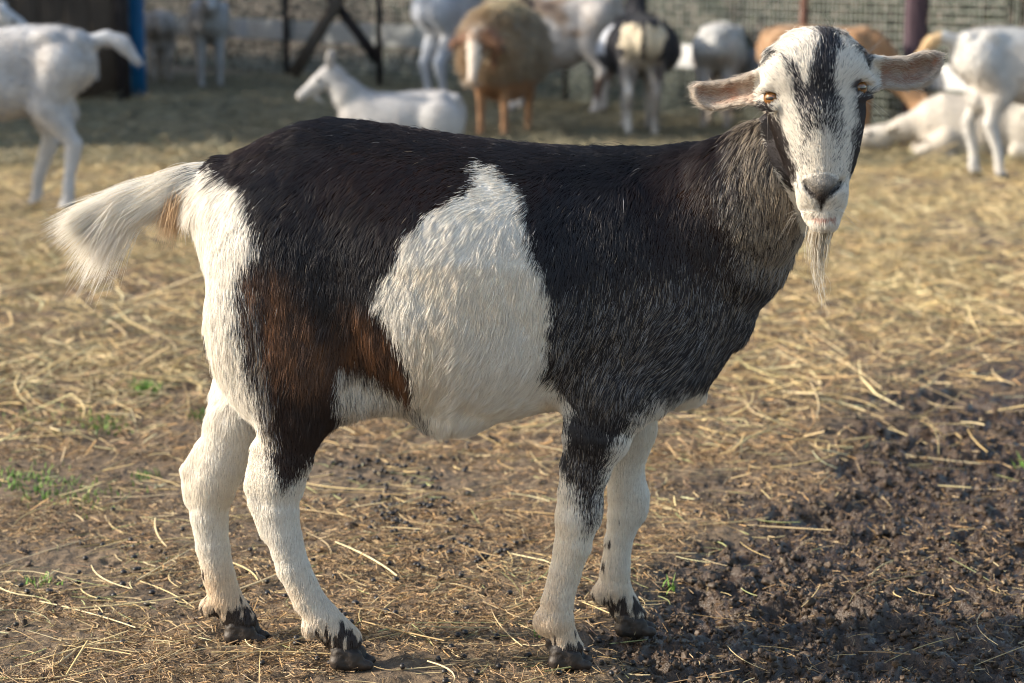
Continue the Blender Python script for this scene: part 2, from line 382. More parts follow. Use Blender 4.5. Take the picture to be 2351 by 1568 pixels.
parts.append(stems('', X, Y, rng.gamma(2.5, .04, n)+.03, rng.uniform(.003, .007, n), pal(n, [(.20, .18, .12), (.26, .23, .15), (.14, .135, .085), (.33, .29, .18)], .3), lift=.02, bendy=.35, pitch=.16, seg=3))  # far hay coloured darker and greyer, the shade put into its palette
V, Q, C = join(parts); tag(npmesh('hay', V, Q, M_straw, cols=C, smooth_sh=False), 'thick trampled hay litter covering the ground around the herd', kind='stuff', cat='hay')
# droppings
def ico(r, n=1):
    import bmesh
    b = bmesh.new(); bmesh.ops.create_icosphere(b, subdivisions=n, radius=r); v = np.array([x.co[:] for x in b.verts]); f = np.array([[q.index for q in x.verts] for x in b.faces]); b.free(); return v, f
iv, if_ = ico(1, 2)

cl = []
for (a, b_, sg, k) in ((930, 1180, 80, 90), (1080, 1270, 60, 40), (880, 1080, 60, 40), (1000, 1010, 90, 35), (250, 1330, 150, 40), (700, 1350, 200, 50), (1600, 1000, 200, 30), (1150, 1500, 300, 50)):
    for _ in range(k):
        q = G(a+rng.normal(0, sg), b_+rng.normal(0, sg*.45)); cl.append((q[0], q[1]))
cl = np.array(cl); cl = cl[cl[:, 1] > -.45]; n = len(cl); cz = gheight(cl[:, 0], cl[:, 1])
S = np.stack([rng.uniform(.0045, .0070, n), rng.uniform(.0040, .0055, n), rng.uniform(.0035, .0050, n)], 1)
ya = rng.uniform(0, pi, n)
v = iv[None]*S[:, None]; vx = v[..., 0]*np.cos(ya)[:, None]-v[..., 1]*np.sin(ya)[:, None]; vy = v[..., 0]*np.sin(ya)[:, None]+v[..., 1]*np.cos(ya)[:, None]
V = np.stack([vx+cl[:, :1], vy+cl[:, 1:2], v[..., 2]+cz[:, None]+.0055], -1).reshape(-1, 3)
Fq = (np.arange(n)[:, None, None]*len(iv)+if_[None]).reshape(-1, 3)
M_drop, t, b = newmat('droppings'); b.inputs['Base Color'].default_value = (.012, .010, .010, 1); b.inputs['Roughness'].default_value = .45
tag(npmesh('droppings', V, Fq, M_drop), 'small dark round goat droppings strewn under the goat', kind='stuff', cat='droppings')
# crumbs of mud kicked up between the clods
X, Y = scatter(52000, -.45, 1.7, lambda X, Y: np.clip(muddiness(X, Y), 0, 1)*.9+.05); n = len(X); r_ = .0009+rng.gamma(1.5, .0010, n)
v = iv[None]*(1+.6*rng.normal(0, 1, (n, len(iv), 1)).clip(-1, 1))*r_[:, None, None]*rng.uniform(.6, 1.3, (n, 1, 3))
V = v+np.stack([X, Y, gheight(X, Y)+r_*.1], 1)[:, None]
M_crumb, t, b = newmat('wet_crumbs'); tc = N(t, 'ShaderNodeTexCoord'); nz = N(t, 'ShaderNodeTexNoise', Scale=45, Detail=5); t.links.new(tc.outputs['Object'], nz.inputs['Vector'])
t.links.new(ramp(t, nz.outputs[0], [(.3, (.022, .014, .008)), (.7, (.090, .058, .035))]), b.inputs['Base Color']); b.inputs['Roughness'].default_value = .6
tag(npmesh('mud', V.reshape(-1, 3), (np.arange(n)[:, None, None]*len(iv)+if_[None]).reshape(-1, 3), M_crumb, smooth_sh=False), 'wet dark mud crumbs lying over the trampled ground', kind='stuff', cat='mud')
# grass
def blades(X, Y, h, cols, wd=.0022, lean=.5):
    n = len(X); ya = rng.uniform(0, 2*pi, n); ln = rng.normal(0, lean, (n, 2)); z = gheight(X, Y)
    V = []
    for i, f in enumerate((0, .5, 1)):
        c = np.stack([X+ln[:, 0]*h*f*f, Y+ln[:, 1]*h*f*f, z+h*f], 1); s_ = np.stack([np.cos(ya), np.sin(ya), ya*0], 1)*(wd*(1-.85*f)); V += [c-s_, c+s_]
    V = np.stack(V, 1).reshape(-1, 3); Q = (np.arange(n)[:, None, None]*6+np.array([(0, 1, 3, 2), (2, 3, 5, 4)])[None]).reshape(-1, 4)
    return V, Q, np.repeat(cols, 6, 0)
gp = []
for (a, b_, sg, k, h) in ((335, 905, 14, 260, .022), (240, 975, 40, 130, .015), (460, 958, 20, 60, .014), (160, 1130, 70, 130, .012), (60, 1100, 60, 150, .014), (330, 1085, 20, 30, .012), (100, 1335, 25, 40, .010), (60, 950, 60, 80, .012), (1540, 1335, 8, 10, .02), (1240, 1465, 10, 14, .02), (2345, 1050, 10, 20, .02)):
    q = np.array([G(a+rng.normal(0, sg), b_+rng.normal(0, sg*.3))[:2] for _ in range(k)])
    gp.append(blades(q[:, 0], q[:, 1], rng.uniform(.5, 1.4, k)*h, pal(k, [(.10, .22, .03), (.14, .28, .05), (.20, .30, .08)], .2)))
V, Q, C = join(gp); tag(npmesh('grass', V, Q, M_leaf, cols=C), 'short bright green grass sprouting through the dirt', kind='stuff', cat='grass')
# ---------------------------------------------------------------- the goat in front
F = Field((-.95, -.36, -.03), (.75, .26, 1.02), .004)
def pz(px, py, Y): q = P(px, py, Y); return q[0], q[2]
st = []
for x, t_, b_, w_ in [(440, 402, 530, .035), (470, 392, 620, .066), (500, 376, 690, .088), (560, 344, 780, .112), (640, 303, 850, .130), (700, 281, 880, .138), (760, 272, 905, .145), (850, 280, 935, .162), (950, 296, 965, .178),
                      (1050, 311, 975, .184), (1150, 324, 968, .178), (1250, 334, 950, .165), (1350, 338, 935, .148), (1450, 337, 930, .136), (1550, 341, 915, .122), (1610, 352, 890, .105), (1655, 385, 840, .080), (1690, 440, 770, .05)]:
    X0, zt = pz(x, t_+3, 0); X1, zb = pz(x, b_-14, 0); st.append(((X0+X1)/2, zt, zb, w_))
F.loft(st, .02, pw=2.15, egg=.10)
def ch(F, L, Y, ys=1, k=.02, hair=.003):
    """chain from picture outlines: (left edge, right edge, at height)"""
    pts = []
    for l, r, py in L:
        a = P(l, py, Y); b = P(r, py, Y); c = (a+b)/2; pts.append((c[0], Y, c[2], (b[0]-a[0])/2-hair))
    F.chain(pts, ys, k); return pts
YN, YF = -.10, G(1450, 1452)[1]
print('H', H, 'YF', YF, G(558, 1468)[1])
YFH = G(558, 1470)[1]
def cc(px, py, Y, r): q = P(px, py, Y); return (q[0], q[1], q[2], r)
# near hind leg
F.ell(P(655, 700, -.075), (.115, .072, .175), .03, rot=radians(-8))
F.ell(P(690, 850, -.092), (.075, .056, .105), .03, rot=radians(-10))
F.chain([cc(676, 860, -.092, .066), cc(672, 960, YN, .048), cc(655, 1045, YN, .0405), cc(640, 1100, YN, .0375)], .72, .02)
F.chain([cc(640, 1100, YN, 0.0338), cc(640, 1165, YN, 0.0278), cc(650, 1225, YN, 0.0253), cc(672, 1300, YN, 0.0233), cc(708, 1375, YN, 0.0223), cc(742, 1420, YN, 0.0238), cc(790, 1468, YN, 0.0248)], .85, .012)
F.chain([cc(600, 1030, YN, 0.0138), cc(585, 1115, YN, 0.0143), cc(592, 1150, YN, 0.0138), cc(615, 1210, YN, 0.0138)], .8, .016)
# far hind leg
F.ell(P(640, 700, .075), (.11, .070, .165), .03, rot=radians(-8))
F.chain([cc(600, 780, .09, 0.0828), cc(575, 880, .10, 0.0558), cc(540, 980, YFH, 0.0438), cc(507, 1060, YFH, 0.0378), cc(487, 1110, YFH, 0.0348)], .75, .02)
F.chain([cc(487, 1110, YFH, 0.0338), cc(480, 1180, YFH, 0.0278), cc(488, 1250, YFH, 0.0243), cc(502, 1320, YFH, 0.0233), cc(518, 1375, YFH, 0.0243), cc(552, 1428, YFH, 0.0248)], .85, .012)
F.chain([cc(465, 1030, YFH, 0.0108), cc(436, 1080, YFH, 0.0133), cc(444, 1140, YFH, 0.0138)], .8, .016)
# near fore leg
F.ell(P(1440, 700, -.085), (.115, .055, .165), .035, rot=radians(14))
F.ell(P(1400, 890, -.09), (.075, .045, .07), .03)
F.chain([cc(1400, 900, -.095, 0.0598), cc(1372, 990, YN, 0.0498), cc(1345, 1070, YN, 0.0363), cc(1332, 1130, YN, 0.0313), cc(1326, 1185, YN, 0.0313), cc(1316, 1245, YN, 0.0263), cc(1298, 1310, YN, 0.0223), cc(1280, 1380, YN, 0.0223), cc(1275, 1420, YN, 0.0253), cc(1290, 1460, YN, 0.0218), cc(1300, 1490, YN, 0.0248)], .85, .014)
F.ell(P(1244, 1428, YN), (.010, .016, .014), .012)
F.ell(P(1352, 1165, YN), (.018, .020, .028), .012); F.ell(P(1466, 1150, YF), (.014, .020, .026), .012)
F.ell(P(712, 1440, YN), (.012, .016, .013), .012); F.ell(P(478, 1392, YFH), (.012, .016, .013), .012); F.ell(P(1378, 1362, YF), (.012, .016, .012), .012)
# far fore leg
F.chain([cc(1440, 880, .09, 0.0578), cc(1450, 980, YF-.01, 0.0378), cc(1436, 1070, YF, 0.0278), cc(1440, 1130, YF, 0.0288), cc(1438, 1175, YF, 0.0268), cc(1420, 1240, YF, 0.0203), cc(1412, 1310, YF, 0.0218), cc(1410, 1350, YF, 0.0248), cc(1432, 1390, YF, 0.0228), cc(1448, 1420, YF, 0.0248)], .85, .014)
# shoulder hollow, brisket, hip bone, udder fold
F.ell(P(1540, 825, 0), (.06, .07, .05), .04)
F.ell(P(1550, 902, .03), (.045, .045, .018), .03)
F.ell(P(830, 888, -.02), (.08, .09, .035), .03, rot=radians(20))
F.ell(P(1040, 948, -.05), (.05, .06, .025), .03)
# neck
NK = [cc(1550, 600, -.01, .156), cc(1624, 540, -.03, .130), cc(1695, 475, -.055, .105), cc(1764, 415, -.075, .088), cc(1822, 370, -.085, .078), cc(1866, 300, -.085, .052)]
F.chain(NK, .68, .03)
# tail core
F.chain([cc(500, 430, 0, .045), cc(455, 428, 0, .030), cc(400, 435, 0, .020), cc(340, 450, 0, .015), cc(290, 470, 0, .010)], .75, .02)
# head: stations down the face, crop coordinates of the close look
def hc(x, y): return 1492.4+.4211*x, 28.7+.4211*y
HY = -.165
def HP(x, y, Y): return P(*hc(x, y), Y)
ZTOP = HP(900, 118, HY)[2]
def face_lean(z): return HY-.10*(ZTOP-z)
HST = []   # z, xc, halfwidth, front y, back y
for y, l, r, fr, bk in [(165, 820, 990, .006, .022), (180, 725, 1065, .034, .050), (212, 660, 1122, .053, .080), (265, 614, 1168, .062, .100), (340, 607, 1185, .067, .115), (420, 612, 1185, .069, .118), (480, 622, 1192, .068, .118), (560, 640, 1194, .066, .112),
                        (650, 665, 1180, .064, .102), (750, 697, 1160, .061, .09), (850, 735, 1132, .057, .078), (930, 772, 1100, .054, .066), (1000, 797, 1076, .052, .058), (1060, 806, 1072, .050, .054), (1120, 828, 1060, .044, .048), (1162, 856, 1040, .034, .040), (1190, 905, 1000, .012, .018)]:
    yy = face_lean(HP(l, y, HY)[2])-.012; a = HP(l, y, yy); b = HP(r, y, yy); HST.append((a[2], (a[0]+b[0])/2, (b[0]-a[0])/2-.0045, fr*.93, bk))
HST = np.array(HST)[::-1]
def headfn(X, Y, Z):
    z = HST[:, 0]; xc = np.interp(Z, z, HST[:, 1]); w_ = np.interp(Z, z, HST[:, 2]); fr = np.interp(Z, z, HST[:, 3]); bk = np.interp(Z, z, HST[:, 4])
    y = Y-face_lean(Z); dep = np.where(y < 0, fr, bk)
    # narrower bridge in front, wide cheeks behind
    pwf = np.where(y < 0, 1.85, 2.4)
    r = (np.abs((X-xc)/w_)**pwf+np.abs(y/dep)**pwf)**(1/pwf)
    e = np.maximum(z[0]-Z, Z-z[-1])
    return np.maximum((r-1)*np.minimum(w_, dep), e)
F.put(headfn, (HST[:, 1].min()-.09, HY-.13, HST[0, 0]), (HST[:, 1].max()+.09, HY+.12, HST[-1, 0]), .012, m=.03)
# nasal bridge ridge, muzzle, lips, brows
def hpt(x, y, dy=0.0):
    q = HP(x, y, HY); q = HP(x, y, face_lean(q[2])+dy); return HP(x, y, face_lean(q[2])+dy)
F.cone(hpt(905, 560, -.048), hpt(935, 930, -.036), .018, .018, 1, .02)
F.ell(hpt(885, 1000, -.026), (.020, .020, .028), .012); F.ell(hpt(990, 995, -.026), (.020, .020, .028), .012)
F.ell(hpt(938, 960, -.042), (.026, .016, .020), .010)
F.ell(hpt(948, 1140, -.024), (.020, .018, .012), .006)
F.ell(hpt(715, 330, -.024), (.024, .024, .030), .02); F.ell(hpt(1080, 305, -.024), (.024, .024, .030), .02)
F.ell(hpt(900, 300, -.034), (.045, .028, .034), .02); F.ell(hpt(905, 190, -.006), (.040, .030, .020), .02)
EYES = []
for ex, ey, s_ in ((646, 468, -1), (1160, 412, 1)):
    c = hpt(ex, ey, -.024); c[0] -= s_*.003
    F.ell(c+np.array([s_*.008, -.010, 0]), (.019, .018, .015), .006, cut=True)
    EYES.append((c+np.array([-s_*.0035, .0035, 0]), s_))
    for a in np.linspace(0, 2*pi, 13)[:-1]:
        pass
    # lids and brow
    F.cone(c+np.array([-s_*.017, -.006, .006]), c+np.array([s_*.003, -.006, .0172]), .0050, .0058, 1, .006)
    F.cone(c+np.array([s_*.003, -.006, .0172]), c+np.array([s_*.015, .006, .007]), .0058, .005, 1, .006)
    F.cone(c+np.array([-s_*.018, -.006, .004]), c+np.array([-s_*.003, -.011, -.0125]), .0042, .0042, 1, .006)
    F.cone(c+np.array([-s_*.003, -.011, -.0125]), c+np.array([s_*.012, .006, -.012]), .0042, .0042, 1, .006)
# nostrils, philtrum, mouth
for a, b in (((848, 935), (895, 990)), ((1036, 925), (985, 980))):
    F.cone(hpt(*a, -.043), hpt(*b, -.056), .0062, .0034, 1, .004, cut=True)
F.cone(hpt(932, 1010, -.060), hpt(934, 1100, -.058), .0035, .003, 1, .003, cut=True)
for a, b in (((850, 1075, -.036), (890, 1105, -.050)), ((890, 1105, -.050), (945, 1112, -.056)), ((945, 1112, -.056), (1005, 1103, -.050)), ((1005, 1103, -.050), (1040, 1075, -.036))):
    F.cone(hpt(*a), hpt(*b), .0030, .0030, 1, .003, cut=True)
# ears: outline in the picture, shell bent backwards
EARS = []
for pts, bx, tipdir in (([(640, 275), (560, 312), (500, 338), (430, 362), (350, 376), (265, 378), (232, 400), (226, 440), (240, 488), (295, 525), (345, 538), (420, 524), (490, 508), (560, 500), (640, 520)], 640, -1),
                ([(1160, 235), (1250, 238), (1330, 242), (1400, 236), (1480, 216), (1550, 208), (1588, 222), (1600, 262), (1580, 325), (1540, 375), (1480, 412), (1400, 420), (1320, 412), (1250, 410), (1160, 455)], 1160, 1)):
    Ye = HY+.035
    pp = [HP(x, y, Ye)[[0, 2]] for x, y in pts]; X0 = pp[0][0]
    def earfn(X, Y, Z, pp=pp, X0=X0, s_=tipdir):
        sd_ = poly_sd(X+0*Z, Z+0*X, pp)+.0005
        dist = np.maximum((X-X0)*s_, 0)
        yc = Ye-.010+dist*.18+.020*sstep(0, .022, -sd_)-.012*sstep(.07, 0, dist)
        q = np.abs(Y-yc)-.0035; o = .0035
        return np.sqrt(np.maximum(sd_+o, 0)**2+np.maximum(q, 0)**2)+np.minimum(np.maximum(sd_+o, q), 0)-o
    A = np.array(pp); F.put(earfn, (A[:, 0].min(), Ye-.03, A[:, 1].min()), (A[:, 0].max(), Ye+.05, A[:, 1].max()), .006, m=.02)
    EARS.append((pp, X0, tipdir))
V, Q = F.mesh(); V = smooth(V, Q, 2, .45); NV = vnormals(V, Q)
print('goat verts', len(V))
# coat pattern ------------------------------------------------
BLK = np.array((.007, .006, .008)); BRN = np.array((.022, .009, .005)); RUST = np.array((.21, .095, .038)); WHT = np.array((.84, .80, .73)); GRD = np.array((.27, .27, .275)); CRM = np.array((.78, .66, .50)); TAN = np.array((.36, .30, .225)); GRY = np.array((.50, .50, .50))
WP = [(1105, 385), (1140, 392), (1185, 440), (1205, 500), (1225, 570), (1245, 650), (1262, 740), (1252, 800), (1248, 850), (1285, 900), (1304, 930), (1295, 1020), (1000, 1030), (968, 960), (948, 930), (945, 860), (915, 800), (885, 730), (848, 682), (870, 640), (910, 590), (935, 545), (985, 492), (1060, 455), (1092, 430)]
RW = [(100, 300), (440, 385), (485, 385), (500, 415), (555, 430), (575, 500), (588, 560), (565, 600), (545, 650), (548, 740), (560, 830), (575, 880), (590, 940), (600, 1000), (625, 1060), (650, 1115), (690, 1090), (730, 1050), (900, 1100), (900, 1600), (100, 1600)]
BEL = [(778, 838), (830, 838), (880, 872), (930, 925), (975, 960), (1000, 1020), (860, 1020), (770, 930)]
RST = [(560, 640), (610, 625), (660, 660), (700, 720), (760, 780), (790, 830), (770, 880), (700, 900), (640, 860), (600, 780)]
RS2 = [(800, 700), (850, 700), (890, 770), (930, 850), (960, 930), (900, 890), (830, 830), (790, 830)]
FLW = [(1150, 1600), (1200, 1100), (1285, 1085), (1320, 1140), (1352, 1205), (1380, 1180), (1388, 1120), (1395, 1065), (1405, 1020), (1490, 930), (1520, 915), (1700, 1000), (1700, 1600)]
BRI = [(1505, 935), (1530, 915), (1600, 893), (1660, 880), (1600, 960), (1500, 960)]
NKG = [(1700, 290), (1760, 240), (1880, 540), (1850, 620), (1790, 640), (1700, 600), (1660, 450)]
NKW = [(1775, 400), (1830, 420), (1875, 540), (1850, 600), (1815, 600), (1790, 520)]
CHG = [(1260, 700), (1450, 640), (1700, 620), (1860, 560), (1760, 720), (1640, 870), (1480, 950), (1300, 930), (1262, 850)]
def hp(L): return [hc(*q) for q in L]
STS = 1
ST1 = hp([(930, 60), (1010, 60), (1030, 200), (1003, 290), (988, 350), (1005, 420), (1035, 500), (1035, 620), (1010, 700), (960, 650), (905, 640), (860, 710), (815, 600), (795, 480), (803, 400), (850, 420), (880, 400), (890, 300), (915, 230), (930, 170)])
ST2 = hp([(735, 250), (775, 270), (815, 330), (850, 420), (803, 410), (760, 320)])
ST3 = hp([(820, 590), (860, 620), (865, 700), (860, 840), (835, 860), (815, 700)]); ST4 = hp([(985, 600), (1030, 600), (1030, 740), (1025, 880), (1000, 820), (1000, 700)])
CK1 = hp([(590, 480), (655, 505), (685, 560), (725, 640), (758, 720), (780, 800), (796, 880), (788, 975), (740, 930), (650, 800), (590, 560)])
CK2 = hp([(1112, 480), (1200, 440), (1220, 600), (1180, 760), (1140, 850), (1100, 950), (1080, 900), (1085, 840), (1108, 700), (1125, 600)])
NOS = hp([(822, 930), (845, 895), (900, 880), (960, 875), (1020, 890), (1048, 920), (1042, 965), (970, 1035), (945, 1085), (915, 1080), (905, 1045), (860, 1000)])
TM1 = hp([(595, 300), (620, 250), (700, 180), (720, 215), (650, 270), (620, 310)]); TM2 = hp([(1080, 150), (1130, 165), (1195, 230), (1200, 300), (1180, 300), (1160, 230), (1090, 190)])
NOSTR = [hp([(838, 925), (850, 960), (900, 995), (852, 965)]), hp([(1042, 918), (1030, 955), (985, 985), (1028, 958)]), hp([(933, 1005), (934, 1085), (935, 1005)])]
EYC = [proj(c)for c, s_ in EYES]
HBOX = hp([(560, 60), (1240, 60), (1240, 470), (1200, 640), (1170, 800), (1140, 960), (1120, 1100), (1050, 1215), (860, 1215), (780, 1020), (690, 850), (640, 700), (600, 500), (590, 480)])
EARP = [hp([(x, y) for x, y in L]) for L in ([(610, 275), (500, 335), (350, 370), (225, 370), (220, 440), (235, 500), (345, 550), (490, 515), (610, 515)], [(1195, 230), (1330, 235), (1480, 205), (1560, 200), (1610, 240), (1590, 340), (1490, 425), (1350, 425), (1195, 440)])]
def coat(p, hairs):
    """colour + region maps for points p on the goat"""
    px, py = proj(p); n = len(p); X, Y, Z = p.T
    jit = 13*fbm(p, .025, 41)+(8*rng.normal(0, 1, n) if hairs else 0)+12*vn(p, .09, 45)
    def M(poly, soft=8, off=0): return sstep(soft, -soft, poly_sd(px, py, poly)+jit+off)
    rnd = rng.random(n); rnd2 = rng.random(n)
    pick = lambda m: (rnd < m) if hairs else (m > .5)
    c = np.tile(BLK, (n, 1))
    # brown cast of the black coat
    bc = np.clip(.5+1.1*fbm(p, .12, 51)-.3*sstep(1200, 1500, px), 0, 1)[:, None]; c = c*(1-bc)+BRN*1.0*bc
    for poly, s_ in ((RST, 52), (RS2, 26)):
        m = (M(poly, s_)*(.75+.5*rnd2 if hairs else .8)*np.clip(.85+.8*vn(p*np.array([1, 1, .25]), .012, 47), .2, 1.2))[:, None]; m = np.clip(m, 0, 1); c = c*(1-m)+RUST*m
    lo = sstep(860, 960, py)*sstep(820, 760, px)*(Y < 0)
    c = c*(1-.5*lo[:, None])+BRN*1.3*.5*lo[:, None]
    # grizzle
    gz_ = M(CHG, 50)*.30+M(NKG, 40)*.62+.003
    gz_ = np.maximum(gz_, .62*sstep(30, -5, np.abs(px-578-.12*(py-700))-6)*sstep(600, 700, py)*sstep(1080, 980, py))
    gz_ = np.maximum(gz_, .5*sstep(980, 1100, py)*sstep(1180, 1250, px)*sstep(-.02, -.03, Y)*.6)
    gz_ = np.maximum(gz_, .55*sstep(1020, 1180, py)*(px > 1200)*(Z > .15))
    gz_ = np.maximum(gz_, .45*M([(1248, 780), (1330, 760), (1340, 930), (1280, 900)], 25))
    gz_ = np.maximum(gz_, .8*M(NKW, 14))
    gz_ = gz_*(1-M(RST, 20)*.6)
    gc = np.where(rnd2[:, None] < .6, GRD*(.6+.9*rng.random((n, 1))), TAN*.8); gm = sstep(1640, 1720, px)*sstep(640, 540, py)
    gc = gc*(1-gm[:, None]*.6)+TAN*1.3*gm[:, None]*.6
    k_ = (rnd < gz_) if hairs else np.zeros(n, bool); c[k_] = gc[k_]
    if not hairs: c = c*(1-.5*gz_[:, None])+gc*.5*gz_[:, None]*.5
    wv = 1+.06*(rng.normal(0, 1, (n, 1)) if hairs else 0)
    white = WHT*(1-.0)*wv
    m = pick(M(WP, 5)); c[m] = (white if hairs else white)[m] if hairs else white
    # far legs and belly underside
    m = pick(np.maximum(M(RW, 14)*(Y < .02), M(FLW, 22)*(Y < .0))); c[m] = white[m] if hairs else white
    m = ((Y > .02) & (Z < .42)) | ((Y > .03) & (Z < .50) & (px > 1300)) | ((Y > -.03) & (Z < .40) & (px > 1390)) | (pick(M(BEL, 7))) | (pick(M(BRI, 6))) | ((px < 900) & (Y > .03) & (py > 850)); c[m] = white[m] if hairs else white
    be = m & (px > 760) & (px < 1000) & (rnd2 < .22) & hairs; c[be] = GRY*.4
    # warm parts of the white: tail underside, backs of the shanks
    wm = M([(330, 560), (375, 470), (405, 440), (425, 450), (400, 520), (360, 570)], 6)[:, None]*.8; c = c*(1-wm)+np.array((.62, .38, .18))*wm
    wm = (np.clip(fbm(p, .08, 61)*.9+.1, 0, .5)*(py > 600)*(c[:, 0] > .4))[:, None]; c = c*(1-wm)+c*np.array((1, .90, .76))*wm
    dz_ = (sstep(.17, .04, Z+.03*vn(p, .03, 77))*(c[:, 0] > .4)*.7)[:, None]; c = c*(1-dz_)+c*np.array((.86, .74, .60))*dz_
    # spots of mud on the shanks
    sp = (Z < .20) & (c[:, 0] > .4); mudn = vn(p*np.array([1, 1, .4]), .0075, 71)
    sp2 = sp & (mudn > .50+1.6*np.abs(Z-.02)+(.25*(Y < 0))+.2*(px < 450)); c[sp2] = np.array((.07, .05, .04))
    low = Z < .058+.030*vn(p*np.array([1, 1, .3]), .007, 73)-.022*((px > 1180) & (px < 1340)); c[low & ((vn(p*np.array([1, 1, .35]), .006, 75) > -.45))] = np.array((.045, .032, .025))
    # ---- head
    inh = (poly_sd(px, py, HBOX) < 4) & (Y < HY+np.where(px > 1800, .16, .11))
    ear = np.minimum(poly_sd(px, py, EARP[0]), poly_sd(px, py, EARP[1])) < 0
    ear = ear & ~inh & (Y < HY+.12)
    h = np.tile(WHT, (n, 1)); j2 = (jit*.45)
    j3 = j2+7*vn(p*np.array([1, 1, .3]), .006, 44)+(3*rng.normal(0, 1, n) if hairs else 0)
    def MH(poly, soft=4): return sstep(soft, -soft, poly_sd(px, py, poly)+j2)
    def MS(poly, soft=4): return sstep(soft, -soft, poly_sd(px, py, poly)+j3)
    dk = np.array((.022, .022, .028))
    m = np.maximum(MS(ST1, 11)*.97, MS(ST2, 9)*.85); m = np.maximum(m, MS(ST3, 16)*.5); m = np.maximum(m, MS(ST4, 16)*.45)
    m = m*(1-.38*sstep(hc(0, 430)[1], hc(0, 620)[1], py))
    m = np.maximum(m, np.maximum(MH(TM1), MH(TM2))*.9)
    hk = (rnd < m) if hairs else (m > .6); h[hk] = dk
    m = np.maximum(MS(CK1, 5), MS(CK2, 5)); hk = (rnd < m*1.35) if hairs else (m > .4); h[hk] = np.array((.030, .022, .019))
    wg = rnd2 < .05 if hairs else np.zeros(n, bool); h[wg & (h[:, 0] > .3)] = GRY*.5
    m = MH(NOS, 4)[:, None]; nt = sstep(hc(0, 1000)[1], hc(0, 890)[1], py)[:, None]; h = h*(1-m*(1-.35*nt))+(np.array((.055, .045, .040))*(1-nt)+np.array((.16, .145, .13))*nt)*m*(1-.35*nt)
    for nn_ in NOSTR:
        m = sstep(3.2, .5, np.abs(poly_sd(px, py, nn_)))[:, None]; h = h*(1-m)+np.array((.012, .008, .008))*m
    for q in EYC:
        e = sstep(23, 14, np.hypot(px-q[0], (py-q[1])*1.25)+j3*.5)[:, None]; h = h*(1-e)+np.array((.06, .045, .04))*e
    lip = sstep(5, 1, np.abs(py-(hc(0, 1120)[1]-.004*(px-1890)**2)))*sstep(32, 24, np.abs(px-1890)); lip = lip[:, None]*(Y < HY)[:, None]; h = h*(1-lip)+np.array((.50, .27, .20))*lip
    c[inh] = h[inh]
    ec = np.tile(np.array((.54, .47, .40)), (n, 1)); se = -np.minimum(poly_sd(px, py, EARP[0]), poly_sd(px, py, EARP[1]))
    innr = sstep(9, 23, se+j2)[:, None]*np.clip(.65+.8*fbm(p, .02, 81), 0, 1)[:, None]
    ec = ec*(1-innr)+np.array((.42, .21, .14))*innr
    c[ear] = ec[ear]
    return c, inh, ear, px, py
cv, inh, ear, px, py = coat(V, False)
goat = npmesh('goat', V, Q, M_skin, cols=cv*.8)
tag(goat, 'large black, brown and white bearded goat standing side-on and looking at the camera', 'goat')
# fur ---------------------------------------------------------
def flow_guides():
    L = [  # px, py, dx, dy (down is positive)
        (480, 390, -1, .15), (400, 420, -1, .2), (560, 350, -1, .35), (700, 285, -1, .25), (850, 290, -1, .1), (1000, 310, -1, .1), (1200, 330, -1, .15), (1400, 340, -1, .15), (1550, 345, -.9, .3),
        (600, 450, -.75, .8), (520, 520, -.1, 1), (480, 600, .05, 1), (620, 600, -.1, 1), (750, 450, -.6, .6), (750, 650, -.2, 1), (640, 800, -.1, 1), (720, 900, -.1, 1), (900, 430, -.7, .5), (880, 600, -.35, 1), (900, 800, .15, 1),
        (1050, 450, -.8, .5), (1130, 410, -.6, -.2), (1000, 560, -.65, .8), (1150, 550, -.35, 1), (1100, 700, -.25, 1), (1000, 720, -.3, 1), (1180, 850, -.3, 1), (1050, 900, -.5, .8), (1000, 960, -.2, 1), (1250, 930, -1, .3),
        (1300, 450, -.5, .8), (1300, 650, -.25, 1), (1280, 850, -.2, 1), (1450, 450, -.3, .9), (1450, 650, -.3, .9), (1400, 800, -.5, .9), (1380, 950, -.5, .9), (1550, 800, -.7, .6), (1600, 600, -.25, 1), (1600, 420, -.35, 1),
        (1700, 350, -.45, 1), (1780, 420, -.1, 1), (1750, 550, -.1, 1), (1700, 700, -.35, 1), (1840, 540, -.05, 1), (1640, 840, -.7, .6), (1550, 910, -.8, .3), (860, 900, -.5, .9), (800, 860, -.3, 1), (820, 930, .6, .8)]
    return np.array(L, float)
GD = flow_guides()
def flow(p, inh, ear, px, py):
    d2 = ((px[:, None]-GD[None, :, 0])**2+(py[:, None]-GD[None, :, 1])**2)/75**2
    w_ = np.exp(-d2)+1e-9/(1+d2); v = (w_[:, :, None]*nrm(GD[:, 2:])[None]).sum(1); v = nrm(v)
    leg = p[:, 2] < .44; vl = np.stack([-.08+0*px, 1+0*px], 1); a = sstep(.46, .38, p[:, 2])*1.0; a = a*np.where((px > 760) & (px < 1250) & (py > 850) & (py < 1010), 0, 1)
    v = v*(1-a[:, None])+vl*a[:, None]
    # face: away from the nose, up and outward; the poll stands up
    fx = (px-1890)/60; yv = sstep(520, 400, py)
    vf = np.stack([fx*.7, -1.0+0*px], 1); bl = sstep(470, 500, py)[:, None]; vf = vf*(1-bl)+np.stack([fx*.5, 1+0*px], 1)*bl
    v[inh] = vf[inh]
    s_ = np.where(px < 1870, -1, 1); ve = np.stack([s_*1.0, np.where(px < 1870, -.15, .15)+.6*np.sin(px*.11)], 1); v[ear] = ve[ear]
    return nrm(np.stack([v[:, 0], -.15*np.ones(len(px))*(~inh), -v[:, 1]], 1))
tri = np.concatenate([Q[:, [0, 1, 2]], Q[:, [0, 2, 3]]])
